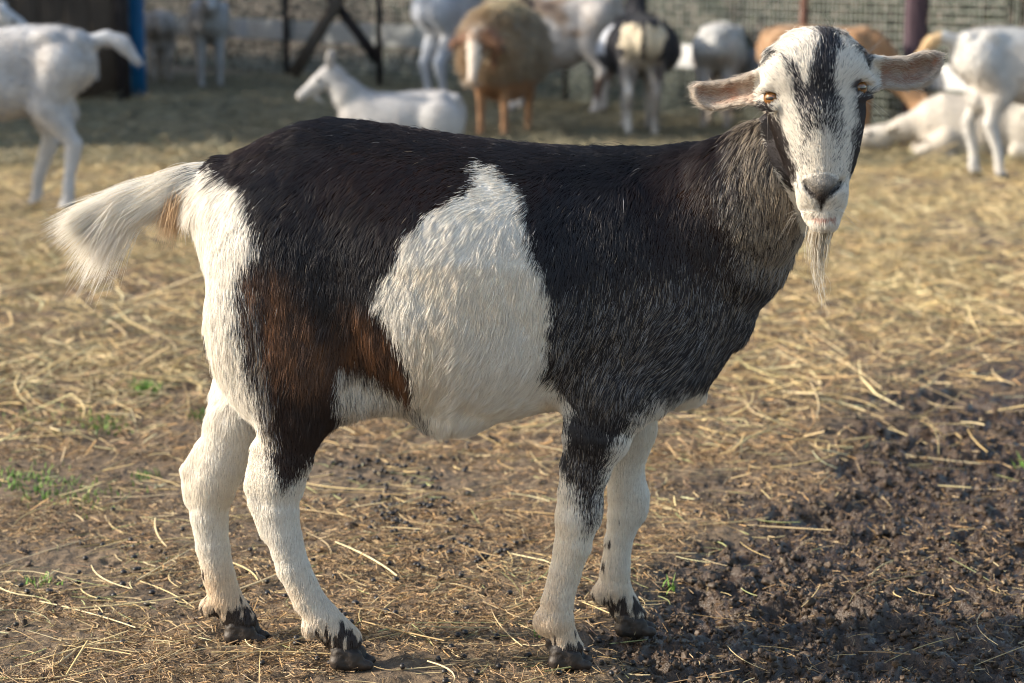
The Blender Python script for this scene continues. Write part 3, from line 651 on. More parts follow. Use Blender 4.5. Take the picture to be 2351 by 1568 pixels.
def sample(n, wfn=None):
    a, b, c = V[tri[:, 0]], V[tri[:, 1]], V[tri[:, 2]]; ar = np.linalg.norm(np.cross(b-a, c-a), axis=1)
    if wfn is not None: ar = ar*wfn((a+b+c)/3)
    cs = np.cumsum(ar); i = np.searchsorted(cs, rng.random(n)*cs[-1]); i = np.clip(i, 0, len(tri)-1)
    u, v = rng.random((2, n)); k_ = u+v > 1; u[k_], v[k_] = 1-u[k_], 1-v[k_]; w_ = 1-u-v
    T = tri[i]; return V[T[:, 0]]*w_[:, None]+V[T[:, 1]]*u[:, None]+V[T[:, 2]]*v[:, None], nrm(NV[T[:, 0]]*w_[:, None]+NV[T[:, 1]]*u[:, None]+NV[T[:, 2]]*v[:, None])
def curves(name, PT, R, C, mat, parent):
    n, k_ = PT.shape[:2]; hcv = bpy.data.hair_curves.new(name); hcv.add_curves([k_]*n)
    (hcv.attributes.get('position') or hcv.attributes.new('position', 'FLOAT_VECTOR', 'POINT')).data.foreach_set('vector', PT.astype(np.float32).ravel())
    (hcv.attributes.get('radius') or hcv.attributes.new('radius', 'FLOAT', 'POINT')).data.foreach_set('value', R.astype(np.float32).ravel())
    hcv.attributes.new('hcol', 'FLOAT_COLOR', 'CURVE').data.foreach_set('color', np.concatenate([C, np.ones((n, 1))], 1).astype(np.float32).ravel())
    hcv.materials.append(mat); o = bpy.data.objects.new(name, hcv); COL.objects.link(o); o.parent = parent; return o
def wden(c):
    x, y = proj(c); f = np.ones(len(c)); f = np.where(c[:, 2] < .42, 1.7, f); f = np.where((c[:, 0] > P(1740, 300, HY)[0]) & (c[:, 2] > P(1880, 540, HY)[2]), 2.6, f)
    return f*np.where(c[:, 1] > .05, .55, 1)
NH = 540000
p, n_ = sample(NH, wden); c, inh, ear, px, py = coat(p, True); g_ = flow(p, inh, ear, px, py)
eyed = np.minimum(*[np.linalg.norm(p-q[0], axis=1) for q in EYES]); keep = (eyed > .0160) & (p[:, 2] > .035)
nosek = poly_sd(px, py, NOS) < 2; keep &= ~(inh & nosek & (rng.random(NH) < .5)); keep &= ~(ear & (np.minimum(poly_sd(px, py, EARP[0]), poly_sd(px, py, EARP[1])) < -13) & (rng.random(NH) < .6))
p, n_, c, inh, ear, px, py, g_ = (a[keep] for a in (p, n_, c, inh, ear, px, py, g_)); n = len(p); nose = nosek[keep]
g_ = g_+.30*np.stack([fbm(p, .045, 90+i, 2) for i in range(3)], 1)+.10*rng.normal(0, 1, (n, 3))
t_ = nrm(g_-n_*(g_*n_).sum(1, keepdims=True))
Ln = np.full(n, .022); body = ~(inh | ear)
Ln = np.where(body, .0155+.008*sstep(500, 800, py)*sstep(1300, 900, px), Ln)
Ln = np.where(body & (py < 420) & (px < 1650), .017, Ln)
Ln = np.where(body, Ln*(1-.62*sstep(.42, .30, p[:, 2])*np.where((px > 760) & (px < 1250) & (p[:, 2] > .3), 0, 1)), Ln)
Ln = np.where(body & (px > 1660) & (py < 640), .0165, Ln)
Ln = np.where(inh, .008+.012*sstep(hc(0, 300)[1], hc(0, 130)[1], py), Ln); Ln = np.where(ear, .0052, Ln); Ln = np.where(nose, .0025, Ln)
tail = (px < 455) & (py < 480); Ln = np.where(tail, .035, Ln)
Ln = np.where(body & (p[:, 2] < .34), .0085, Ln); erl = ear & (rng.random(n) < .25); Ln[erl] = .013; c[erl] = c[erl]*.4+np.array((.62, .56, .48))*.6
Ln = Ln*rng.uniform(.6, 1.25, n)
stray = (rng.random(n) < .004) & body & (p[:, 2] > .45); Ln[stray] *= 1.5; 
lgs = body & (p[:, 2] < .36); lift = np.where(inh, .32, np.where(lgs, .26, .28))+.10*rng.random(n)+np.where(lgs | inh, .03, .10)*fbm(p, .03, 97); lift = np.where(inh & (py < hc(0, 220)[1]), .7+.3*rng.random(n), lift); lift[stray] += .25
lift = np.where(body & (n_[:, 2] > .75) & (px > 550), lift+.35, lift)
K = 5; S_ = np.linspace(0, 1, K); PT = np.zeros((n, K, 3)); cl_ = np.where((p[:, 2] < .36) | inh, .07, .22)[:, None]*np.stack([vn(p, .009, 101+i) for i in range(3)], 1)+.05*rng.normal(0, 1, (n, 3))
for i, s_ in enumerate(S_):
    PT[:, i] = p+n_*np.where(lgs | inh | ear, .0004, -.0006)[:, None]+Ln[:, None]*(t_*s_+n_*(lift*s_-lift*.75*s_*s_)[:, None]+cl_*s_*s_+np.array([0, 0, -.12])*s_*s_)
rad = np.where(inh | ear, .00026, np.where(p[:, 2] < .36, .00028, .00029))*rng.uniform(.7, 1.25, n); R = rad[:, None]*np.array([1, .95, .8, .55, .15])[None]
cvv = np.where(c[:, :1] > .35, .07, .22); c = np.clip(c*(1+cvv*rng.normal(0, 1, (n, 1))+.5*cvv*vn(p, .007, 333)[:, None]), .003, .9)
fur = curves('fur', PT, R, c, M_hair, goat)
# tail tuft ---------------------------------------------------
def tuft(name, n, roots, dirs, lens, cols, rad=.0004, curl=.3, grav=.3, K=7):
    PT = np.zeros((n, K, 3)); d = nrm(dirs); cl_ = np.stack([vn(roots*1.0, .012, 131+i) for i in range(3)], 1)*.12+.035*rng.normal(0, 1, (n, 3))
    for i in range(K):
        s_ = i/(K-1); PT[:, i] = roots+lens[:, None]*(d*s_+np.array([0, 0, -1])*grav*s_*s_+cl_*s_**1.5*(1+curl))
    return curves(name, PT, np.full((n, 1), rad)*np.linspace(1, .15, K)[None]*rng.uniform(.7, 1.2, (n, 1)), cols, M_hair, goat)
n = 21000; u = rng.random(n)**.8; core = np.array([P(478, 408, 0), P(430, 425, 0), P(380, 432, 0), P(335, 445, 0), P(300, 460, 0)]); s5 = np.linspace(0, 1, 5)
root = np.stack([np.interp(u, s5, core[:, i]) for i in range(3)], 1); an = rng.uniform(0, 2*pi, n); rr_ = np.interp(u, [0, 1], [.024, .010])
root[:, 1] += np.cos(an)*rr_*.8; root[:, 2] += np.sin(an)*rr_
fan = -.02-.62*rng.random(n)**1.2*(.35+.65*u); fan = np.where(np.sin(an) > .3, fan*.5, fan)
dirs = np.stack([-1+0*u, .16*np.cos(an)+.04*rng.normal(0, 1, n), fan+.03*rng.normal(0, 1, n)], 1)
lens = rng.uniform(.06, .115, n)*(.8+.30*u)*(1-.25*np.abs(fan)); cols = np.tile(WHT*1.03, (n, 1))*(1+.10*rng.normal(0, 1, (n, 1)))
cr = rng.random(n) < .12; cols[cr] = cols[cr]*np.array((1, .88, .70))
tuft('tail_hair', n, root, dirs, lens, np.clip(cols, .05, .9), rad=.00032, grav=.30, curl=.1)
n = 800; u = rng.random(n); root = P(408, 450, -.01)[None]+rng.normal(0, .010, (n, 3))*np.array([.8, 1, .6]); dirs = np.stack([-.32+.12*rng.normal(0, 1, n), .1*rng.normal(0, 1, n), -1+0*u], 1)
tuft('under_tail_hair', n, root, dirs, rng.uniform(.03, .068, n), np.clip(np.tile(np.array((.72, .52, .32)), (n, 1))*(1+.1*rng.normal(0, 1, (n, 1))), .05, .9), grav=.1)
# long wisps at the end of the tail
n = 700; root = P(270, 505, 0)[None]+rng.normal(0, .014, (n, 3)); dirs = np.stack([-.50+.10*rng.normal(0, 1, n), .08*rng.normal(0, 1, n), -.8+0*root[:, 0]], 1)
tuft('tail_wisp', n, root, dirs, rng.uniform(.05, .10, n), np.tile(WHT, (n, 1)), grav=.1)
# beard
n = 400; root = hpt(940, 1172, -.008)[None]+rng.normal(0, 1, (n, 3))*np.array([.0062, .007, .003]); dirs = np.stack([.03+.05*rng.normal(0, 1, n)-(root[:, 0]-root[:, 0].mean())*4, .03*rng.normal(0, 1, n), -1+0*root[:, 0]], 1)
lens = np.concatenate([rng.uniform(.02, .06, n-90), rng.uniform(.06, .112, 90)]); PTb = np.zeros((n, 7, 3)); db = nrm(dirs)
for i in range(7):
    s_ = i/6; L_ = lens[:, None]*s_; PTb[:, i] = root+db*L_+np.array([1, 0, 0])*(L_**2*2.6-.25*L_)+.02*rng.normal(0, 1, (n, 3))*L_
ck = np.where(rng.random((n, 1)) < .5, np.array([[.30, .25, .18]]), np.array([[.66, .62, .54]]))
curves('beard', PTb, np.full((n, 1), .0004)*np.linspace(1, .2, 7)[None], ck, M_hair, goat)
n = 2600; u = rng.random(n); root = np.array([hpt(700+410*a, 190+55*abs(a-.5)+25*b, -.012+.03*b) for a, b in zip(u, rng.random(n))])
dirs = np.stack([(u-.5)*.9+.22+.25*rng.normal(0, 1, n), .35+.3*rng.normal(0, 1, n), .75+.25*rng.normal(0, 1, n)], 1)
fx = 700+410*u; dkp = sstep(40, 10, np.abs(fx-965))*.85+sstep(30, 0, np.abs(fx-720))*.5+.08
ck = np.where((rng.random(n) < dkp)[:, None], np.array([[.03, .03, .035]]), WHT[None]*rng.uniform(.7, 1, (n, 1)))
tuft('forelock', n, root, dirs, rng.uniform(.008, .020, n)*(1+.5*np.exp(-((fx-960)/60)**2)), ck, rad=.00030, curl=.6, grav=.25, K=5)
# whiskers and brow hairs
roots = []; dd = []
for (x, y, dx, dz, k_) in ((620, 300, -.7, 1.6, 3), (1185, 240, .9, 1.1, 5), (1180, 500, 1.2, -.4, 6), (1160, 660, .8, -.4, 5), (640, 560, -.6, -.6, 3), (800, 1100, -.8, -.5, 6), (1070, 1100, .8, -.5, 6), (980, 130, -.1, 1, 8)):
    for _ in range(k_): roots.append(hpt(x+rng.normal(0, 14), y+rng.normal(0, 14), -.01)); dd.append((dx+rng.normal(0, .3), -.4, dz+rng.normal(0, .3)))
n = len(roots); tuft('whiskers', n, np.array(roots), np.array(dd), rng.uniform(.018, .04, n), np.tile(np.array((.45, .42, .38)), (n, 1)), rad=.0002, curl=.5, grav=.2)
# eyes
def eye_mat():
    m, t, b = newmat('amber_eye'); tc = N(t, 'ShaderNodeTexCoord'); sx = N(t, 'ShaderNodeSeparateXYZ'); t.links.new(tc.outputs['Object'], sx.inputs[0])
    def mth(op, a, b_=None):
        n = N(t, 'ShaderNodeMath', operation=op)
        for i, q in enumerate((a, b_)):
            if q is None: continue
            if isinstance(q, (int, float)): n.inputs[i].default_value = q
            else: t.links.new(q, n.inputs[i])
        return n.outputs[0]
    # local z looks out; x is level
    r = mth('SQRT', mth('ADD', mth('POWER', sx.outputs[0], 2), mth('POWER', sx.outputs[1], 2)))
    nz = N(t, 'ShaderNodeTexNoise', Scale=400, Detail=3); t.links.new(tc.outputs['Object'], nz.inputs['Vector'])
    iris = ramp(t, nz.outputs[0], [(.3, (.11, .045, .012)), (.7, (.27, .12, .028))])
    pup = mth('LESS_THAN', mth('ADD', mth('POWER', mth('DIVIDE', sx.outputs[0], .0058), 4), mth('POWER', mth('DIVIDE', sx.outputs[1], .0021), 4)), 1.0)
    out = mth('GREATER_THAN', r, .0098)
    m1 = N(t, 'ShaderNodeMix', data_type='RGBA'); t.links.new(pup, m1.inputs[0]); t.links.new(iris, m1.inputs['A']); m1.inputs['B'].default_value = (.004, .004, .006, 1)
    m2 = N(t, 'ShaderNodeMix', data_type='RGBA'); t.links.new(out, m2.inputs[0]); t.links.new(m1.outputs['Result'], m2.inputs['A']); m2.inputs['B'].default_value = (.02, .012, .01, 1)
    t.links.new(m2.outputs['Result'], b.inputs['Base Color']); b.inputs['Roughness'].default_value = .08; b.inputs['Coat Weight'].default_value = 1; b.inputs['Coat Roughness'].default_value = .02
    return m
ev, ef = ico(.0130, 4); ME = eye_mat()
for c_, s_ in EYES:
    e = npmesh('eye', ev, ef, ME, goat); e.location = c_
    e.rotation_euler = Vector((s_*.52, -.85, .03)).to_track_quat('Z', 'Y').to_euler()
# hooves: two claws each
M_hoof, t, b = newmat('muddy_hoof'); tc = N(t, 'ShaderNodeTexCoord'); nz = N(t, 'ShaderNodeTexNoise', Scale=60, Detail=6); t.links.new(tc.outputs['Object'], nz.inputs['Vector'])
t.links.new(ramp(t, nz.outputs[0], [(.35, (.012, .009, .008)), (.7, (.045, .032, .024))]), b.inputs['Base Color']); b.inputs['Roughness'].default_value = .6
bp = N(t, 'ShaderNodeBump', Strength=.8, Distance=.004); t.links.new(nz.outputs[0], bp.inputs['Height']); t.links.new(bp.outputs[0], b.inputs['Normal'])
def hoof(px, py, Y, lean=0):
    c = P(px, py, Y); Fh = Field((-.07, -.06, -.03), (.08, .06, .09), .003)
    for s_ in (-1, 1):
        Fh.cone((-.016, s_*.0125, .032), (.014, s_*.0135, .022), .0150, .012, 1, .006)
        Fh.cone((-.018, s_*.0135, .012), (.036, s_*.0125, .007), .0160, .0085, 1, .008)
        Fh.cone((-.030, s_*.012, .050), (-.033, s_*.013, .042), .0075, .006, 1, .004)
    Fh.cone((-.012, 0, .052), (-.004, 0, .036), .018, .017, 1, .012)
    Fh.put(lambda X, Y_, Z: Z+.004+0*X+0*Y_, (-.07, -.06, -.03), (.08, .06, .0), .003, cut=True, m=.003)
    v, q = Fh.mesh(); v = smooth(v, q, 1, .4); v = v+.0012*np.stack([vn(v, .006, 140+i) for i in range(3)], 1)
    v = v*np.array([.84, .9, .84]); o = npmesh('hoof', v, q, M_hoof, goat); o.location = (c[0], Y, 0); o.rotation_euler = (0, 0, lean); return o
hoof(803, 1500, YN, -.1); hoof(1303, 1510, YN, -.1); hoof(1452, 1440, YF, -.05); hoof(560, 1462, YFH, -.1)
# ---------------------------------------------------------------- the herd
def herd_goat(name, label, cat, px, py, yaw, colfn, size=1.0, head='down', lying=False, fat=1.0, legs=(0, 0, 0, 0), tail='up', woolly=False, deep=0.0, group='goats of the herd behind', headyaw=0.0, res=.011):
    F = Field((-.62, -.42, -.02), (.95, .42, 1.2), res); dz = -.37 if lying else 0
    stt = [(-.40, .64, .54, .03), (-.36, .68, .50, .07), (-.27, .735, .44, .115), (-.12, .735, .385, .145*fat), (.03, .72, .355, .165*fat), (.15, .725, .37, .15*fat), (.25, .735, .40, .125), (.34, .69, .44, .095), (.40, .62, .50, .05)]
    F.loft([(a, b+dz, c+dz-deep*sstep(.42, .0, abs(a+.03)), d) for a, b, c, d in stt], .03, pw=2.1, egg=.12)
    F.cone((-.33, .05, .675+dz), (-.33, -.05, .675+dz), .035, .035, 1, .04)
    if not lying:
        for s_, o in ((1, legs[0]), (-1, legs[1])):
            F.chain([(-.27, s_*.075, .58, .10), (-.20+o*.3, s_*.085, .44, .07), (-.30+o*.8, s_*.08, .28, .034), (-.27+o, s_*.08, .13, .024), (-.265+o, s_*.08, .06, .026), (-.245+o, s_*.08, .015, .03)], .85, .02)
        for s_, o in ((1, legs[2]), (-1, legs[3])):
            F.chain([(.25, s_*.07, .53, .085), (.24+o*.4, s_*.075, .40, .05), (.25+o*.7, s_*.075, .27, .033), (.25+o, s_*.075, .12, .023), (.25+o, s_*.075, .055, .026), (.27+o, s_*.075, .015, .03)], .85, .02)
        if tail != 'none': F.ell((-.25, 0, .40), (.07, .07, .07), .03)
    else:
        for s_ in (1, -1):
            F.ell((-.24, s_*.12, .17), (.15, .07, .14), .03, rot=.3); F.chain([(-.14, s_*.15, .06, .04), (-.34, s_*.17, .035, .03), (-.24, s_*.2, .03, .03)], 1, .02)
            F.chain([(.22, s_*.1, .12, .07), (.36, s_*.1, .05, .04), (.20, s_*.12, .03, .03)], 1, .02)
    cy, sy_ = cos(headyaw), sin(headyaw)
    if head == 'up' and lying:
        hb = np.array((.45, 0, .47)); F.chain([(.22, 0, .22, .12), (.34, 0, .33, .105), (.42, 0, .44, .078)], .8, .03); hd = np.array((cy, sy_, -.75))
    elif head == 'up':
        hb = np.array((.50, 0, .93+dz*.93)); F.chain([(.28, 0, .60+dz, .12), (.40, 0, .76+dz, .085), (.47, 0, .90+dz*.95, .062)], .75, .03); hd = np.array((cy, sy_, -.45))
    elif head == 'level':
        hb = np.array((.60, 0, .78+dz*.8)); F.chain([(.28, 0, .60+dz, .12), (.44, 0, .70+dz*.9, .085), (.57, 0, .78+dz*.8, .062)], .75, .03); hd = np.array((cy, sy_, -.6))
    elif head == 'low':
        hb = np.array((.58, 0, .60)); F.chain([(.25, 0, .56, .15), (.42, 0, .60, .11), (.54, 0, .60, .078)], .85, .03); hd = np.array((.42*cy, .42*sy_, -1.))
    elif head == 'rest':
        hb = np.array((.56, 0, .13)); F.chain([(.28, 0, .22, .10), (.44, 0, .17, .075), (.54, 0, .13, .055)], .8, .03); hd = np.array((cy, sy_, -.1))
    else:
        hb = np.array((.60, 0, .26)); F.chain([(.30, 0, .57, .115), (.47, 0, .42, .08), (.57, 0, .29, .058)], .75, .03); hd = np.array((.35*cy, .35*sy_, -1.))
    hd = nrm(hd); sd_ = nrm(np.cross((0, 0, 1), hd)) if abs(hd[2]) < .99 else np.array((0, 1., 0)); hu = np.cross(hd, sd_)
    F.chain([(*(hb), .062), (*(hb+hd*.09), .052), (*(hb+hd*.17), .036), (*(hb+hd*.225), .031)], .9, .02)
    F.chain([(*(hb-hu*.03), .045), (*(hb+hd*.12-hu*.03), .03)], .9, .02)
    for s_ in (-1, 1):
        e0 = hb+sd_*s_*.045+hu*.03-hd*.02
        if woolly: e1 = e0+nrm(sd_*s_*.8+np.array((.1, 0, -.5)))*.07
        elif head == 'up' and lying: e1 = e0+nrm(sd_*s_*.35+np.array((-.1, 0, 1)))*.10
        else: e1 = e0+nrm(sd_*s_+hu*.25-hd*.5)*.11
        F.ell((e0+e1)/2+nrm(e1-e0)*.01, (.068, .030, .013), .01, M=[nrm(e1-e0), nrm(np.cross(nrm(np.cross(e1-e0, hd)), e1-e0)), nrm(np.cross(e1-e0, hd))])
    if head == 'up' and lying: F.chain([(*(hb+hd*.16-hu*.05), .016), (*(hb+hd*.14-hu*.13), .008)], 1, .01)
    tz = dz
    if woolly: F.ell((-.02, 0, .50), (.41, .22, .28), .05); F.ell((.31, 0, .54), (.17, .17, .23), .05)
    else:
        for s_ in (-1, 1):
            F.ell((-.225, s_*.085, .698+dz), (.045, .024, .018), .04)
            if not lying: F.ell((-.14, s_*.175*fat, .60+dz), (.06, .03, .06), .05, cut=True); F.ell((.20, s_*.12, .60+dz), (.07, .04, .11), .04)
    if tail == 'up': F.chain([(-.36, 0, .66+tz, .035), (-.44, 0, .69+tz, .028), (-.50, 0, .67+tz, .030), (-.56, 0, .60+tz, .018)], .8, .015)
    elif tail == 'down': F.chain([(-.37, 0, .66+tz, .03), (-.42, 0, .60+tz, .03), (-.43, 0, .50+tz, .018)], .8, .015)
    v, q = F.mesh(); v = smooth(v, q, 2, .5); nn = vnormals(v, q)
    if woolly:
        wm = sstep(.30, .42, v[:, 2])*(np.linalg.norm(v-(hb+hd*.1), axis=1) > .14)
        v = v+nn*(wm*(.012+.030*fbm(v, .08, 151)+.020*np.abs(vn(v, .03, 152))))[:, None]
    else: v = v+nn*(.004*fbm(v, .08, 155))[:, None]
    col = colfn(v, hb+hd*.1)
    hoofz = (v[:, 2] < .035) & (not lying); col[hoofz] = (.06, .05, .04)
    o = npmesh(name, v, q, M_bgcoat, cols=np.clip(col, .008, .85)); b0 = G(px, py); o.location = (b0[0], b0[1], 0); o.rotation_euler = (0, 0, yaw); o.scale = (size,)*3
    nh = 34000 if woolly else 16000
    tq = np.concatenate([q[:, [0, 1, 2]], q[:, [0, 2, 3]]]); A_, B_, C_ = v[tq[:, 0]], v[tq[:, 1]], v[tq[:, 2]]; cs = np.cumsum(np.linalg.norm(np.cross(B_-A_, C_-A_), axis=1)); i_ = np.clip(np.searchsorted(cs, rng.random(nh)*cs[-1]), 0, len(tq)-1)
    rp = A_[i_]*.34+B_[i_]*.33+C_[i_]*.33+rng.normal(0, res*.25, (nh, 3)); rn = nn[tq[i_, 0]]; gd = np.array([-.7, 0, -.6])+.5*np.stack([fbm(rp, .08, 401+k_) for k_ in range(3)], 1)+.15*rng.normal(0, 1, (nh, 3)); gd = nrm(gd-rn*(gd*rn).sum(1, keepdims=True))
    onh = np.linalg.norm(rp-(hb+hd*.1), axis=1) < .15; ll = np.where((rp[:, 2] < .36) | onh, .010, .040 if woolly else .022)*rng.uniform(.6, 1.3, nh); lf = np.where(onh, .2, 1.1 if woolly else .3)
    PTh = np.zeros((nh, 4, 3)); cu = np.stack([vn(rp, .02, 411+k_) for k_ in range(3)], 1)*(.9 if woolly else .25)
    for k_ in range(4):
        s4 = k_/3; PTh[:, k_] = rp+ll[:, None]*(gd*s4*(.5 if woolly else 1)+rn*(lf*s4*(1-.5*s4))[:, None]+cu*s4*s4)
    hcl = np.clip(col[tq[i_, 0]]*(1+.12*rng.normal(0, 1, (nh, 1))+.10*fbm(rp, .05, 421)[:, None]), .006, .85)
    wool_ = curves('wool' if woolly else 'fur', PTh, np.full((nh, 1), .0011)*np.array([1, .9, .6, .2])[None], hcl, M_hair, o)
    ev2, ef2 = ico(.013, 2)
    for s_ in (-1, 1):
        if eyes_ok: 
            e = npmesh('eye', ev2, ef2, M_dark, o); e.location = hb+hd*.075+sd_*s_*.044+hu*.018
    tag(o, label, cat, group); return o
eyes_ok = True; M_dark, t, b = newmat('dark_eye'); b.inputs['Base Color'].default_value = (.02, .014, .01, 1); b.inputs['Roughness'].default_value = .15
def cw(base=(.47, .48, .50), under=(.42, .36, .30), amt=.35):
    def f(v, h):
        c = np.tile(np.array(base), (len(v), 1)); m = np.clip(amt+.9*fbm(v, .15, 161), 0, .8)[:, None]*.5; c = c*(1-m)+np.array(under)*m
        return c
    return f
def c_sheep(v, h):
    c = np.tile(np.array((.40, .34, .25)), (len(v), 1)); m = np.clip(.5+fbm(v, .12, 171), 0, 1)[:, None]; c = c*(1-m)+np.array((.27, .21, .14))*m
    tp = (sstep(.68, .82, v[:, 2])*.7)[:, None]; c = c*(1-tp)+np.array((.50, .42, .25))*tp
    ru = (sstep(.25, .42, v[:, 0])*.4)[:, None]; c = c*(1-ru)+np.array((.38, .23, .11))*ru
    lg = v[:, 2] < .36; c[lg] = (.38, .22, .12)
    d = np.linalg.norm((v-h)*np.array([1, 1, .75]), axis=1); hm = sstep(.145, .115, d)[:, None]; br = sstep(.1, .35, fbm(v, .07, 175)+.5*(np.abs(v[:, 1])-.03)/.03*.3)[:, None]; hc_ = np.array((.60, .53, .46))*(1-br)+np.array((.26, .15, .09))*br; c = c*(1-hm)+hc_*hm
    er = (np.abs(v[:, 1]) > .058) & (d < .17); c[er] = (.24, .13, .08)
    return c
def c_bw(v, h):
    c = np.tile(np.array((.015, .015, .02)), (len(v), 1)); hips = sstep(-.22, -.28, v[:, 0])*sstep(.08, .12, v[:, 2])
    nz = .05*fbm(v, .08, 181); cr = (v[:, 0] < -.24) & (np.abs(v[:, 1]) > .018+nz*.4) & (v[:, 2] < .70+nz) & (v[:, 2] > .44+nz) & (np.abs(v[:, 1]) < .03+.32*(v[:, 2]-.28)+nz); k4 = sstep(.44, .58, v[:, 2])[:, None]; c = np.where(cr[:, None], np.array((.66, .58, .44))*k4+np.array((.30, .28, .25))*(1-k4), c)
    lg = (v[:, 2] < .48) & (np.abs(v[:, 1]) < .135); g = np.clip(.45+.8*fbm(v, .1, 182)-.9*(v[:, 2]-.3), 0, 1)[:, None]; c[lg] = (np.array((.10, .08, .07))*(1-g)+np.array((.66, .62, .57))*g)[lg]
    sd2 = (v[:, 1] > .16) & (v[:, 0] > -.12) & (v[:, 0] < .1) & (v[:, 2] > .5); c[sd2] = (.6, .62, .66)
    return c
def c_mot(v, h):
    n1 = fbm(v, .16, 191); c = np.tile(np.array((.44, .42, .41)), (len(v), 1)); m = sstep(-.15, .12, n1+.8*(v[:, 2]-.55))[:, None]; c = c*(1-m)+np.array((.28, .21, .16))*m; m = sstep(.2, .35, n1)[:, None]; return c*(1-m)+np.array((.12, .08, .065))*m
def c_wt(v, h):
    m = np.clip(sstep(.62, .40, v[:, 2])*.5+.6*fbm(v, .12, 201), 0, .8)[:, None]; return np.array((.54, .54, .53))*(1-m)+np.array((.36, .25, .17))*m
def c_tan(v, h):
    m = np.clip(.4+.8*fbm(v, .2, 211), 0, 1)[:, None]; c = np.array((.36, .21, .11))*(1-m)+np.array((.46, .31, .19))*m
    lo = sstep(-.1, -.3, v[:, 0])*sstep(.6, .45, v[:, 2]); lo = lo[:, None]; c = c*(1-lo)+np.array((.66, .56, .46))*lo
    d = np.linalg.norm(v-h, axis=1); r = (sstep(.15, .08, d)*(v[:, 0] > h[0]))[:, None]*.8; return c*(1-r)+np.array((.42, .19, .06))*r
herd_goat('goat', 'white goat walking out at the left edge, rump and raised tail in view', 'goat', 4, 488, pi, cw(), 1.08, 'level', legs=(-.02, .14, .05, -.05))
herd_goat('goat', 'white goat of which only the muzzle shows in the top left corner', 'goat', -212, 345, 0, cw(), .98, 'level')
herd_goat('goat', 'small pale grey goat grazing right beside the blue post', 'goat', 372, 192, radians(100), cw((.48, .44, .40), (.30, .24, .20)), .92, 'down', tail='down')
herd_goat('goat', 'white goat seen by its long legs in front of the far white fence board', 'goat', 484, 202, radians(-80), cw(), 1.08, 'level', tail='down')
herd_goat('goat', 'white bearded goat lying down with upright ears, facing left', 'goat', 925, 342, pi+.06, cw((.46, .455, .455), (.42, .36, .32)), .93, 'up', lying=True, tail='none')
herd_goat('goat', 'big white goat standing close behind the brown sheep', 'goat', 1090, 252, radians(35), cw((.46, .49, .55), (.40, .39, .38)), 1.28, 'up', fat=1.1, tail='none')
herd_goat('sheep', 'woolly tan brown sheep with hay on its back and a white blaze', 'sheep', 1158, 314, radians(-106), c_sheep, 1.02, 'low', woolly=True, fat=1.25, tail='down', group='sheep')
herd_goat('goat', 'mottled grey brown and white goat right of the sheep', 'goat', 1278, 264, pi-.3, c_mot, 1.22, 'up', deep=.10, fat=1.05, tail='down')
herd_goat('goat', 'black goat with cream rump and white hind legs seen from behind', 'goat', 1466, 312, radians(90), c_bw, 1.03, 'up', fat=1.55, tail='none')
herd_goat('goat', 'white and tan goat seen from behind with its head lowered', 'goat', 1648, 298, radians(80), c_wt, .95, 'down', tail='none', fat=1.15)
herd_goat('goat', 'tan ginger goat grazing behind the head of the large goat', 'goat', 1884, 344, radians(-20), c_tan, .97, 'down', tail='none')
herd_goat('goat', 'cream goat lying at the right edge behind the standing white goat', 'goat', 2262, 366, pi-.1, cw((.50, .47, .42), (.42, .34, .26)), 1.0, 'rest', lying=True, tail='none')
herd_goat('goat', 'slim white goat standing at the right edge with tan tail tuft', 'goat', 2358, 412, .05, lambda v, h: np.where((v[:, :1] < -.45), np.array([[.62, .45, .26]]), cw((.54, .54, .53))(v, h)), 1.02, 'down', legs=(.02, .10, 0, 0))
# ---------------------------------------------------------------- fence, shed, posts
M_board = wood_mat('weathered_white_board', (.38, .39, .41), (.54, .55, .56), sx=(2, 2, 10))
M_dpost = wood_mat('dark_post', (.012, .010, .012), (.035, .028, .028)); M_ppost = wood_mat('purple_brown_post', (.045, .028, .040), (.085, .055, .070)); M_bpost = wood_mat('red_brown_post', (.16, .08, .06), (.26, .14, .11))
M_brace = wood_mat('grey_brown_timber', (.06, .045, .035), (.14, .11, .085)); M_shed = wood_mat('dark_shed_boards', (.035, .026, .020), (.095, .072, .055), sx=(14, 14, .6)); M_blue = wood_mat('blue_painted_post', (.005, .075, .20), (.012, .15, .34), rough=.45, sx=(3, 3, 1), bump=.15)
M_wire, t, b = newmat('wire'); b.inputs['Base Color'].default_value = (.34, .38, .34, 1); b.inputs['Roughness'].default_value = .5; b.inputs['Metallic'].default_value = .4
fence = tag(empty('fence', (*G(1175, 160)[:2], 0)), 'wire mesh fence with a low weathered white board behind the herd', 'fence')
fo = np.array(fence.location)
fpt = [(300, 70, .33, .20), (574, 89, .35, .20), (984, 111, .35, .195), (1300, 134, .35, .18), (1560, 156, .36, .17), (1836, 178, .36, .15), (2100, 200, .36, .14), (2500, 232, .36, .14)]
for (a, b_) in zip(fpt[:-1], fpt[1:]):
    A = G(a[0], a[1], a[2])-fo; B = G(b_[0], b_[1], b_[2])-fo; A[2] += a[3]/2; B[2] += b_[3]/2; e = (B-A)*.002
    mb = MB(); mb.beam(A+e, B-e, .03, (a[3]+b_[3])/2, 6); mb.build('board', M_board, fence)
def fy(px):   # fence base under a picture column
    q = np.array([(f[0], *G(f[0], f[1], f[2])[:2]) for f in fpt]); return np.array([np.interp(px, q[:, 0], q[:, 1]), np.interp(px, q[:, 0], q[:, 2])])
def fpost(px, wd, mat, h=2.2, dy=-.06, nm='post'):
    q = fy(px); mb = MB(); A = np.array([q[0], q[1]+dy, -.05])-fo; mb.beam(A, A+np.array([0, 0, h]), wd, wd, 4, .002); mb.build(nm, mat, fence)
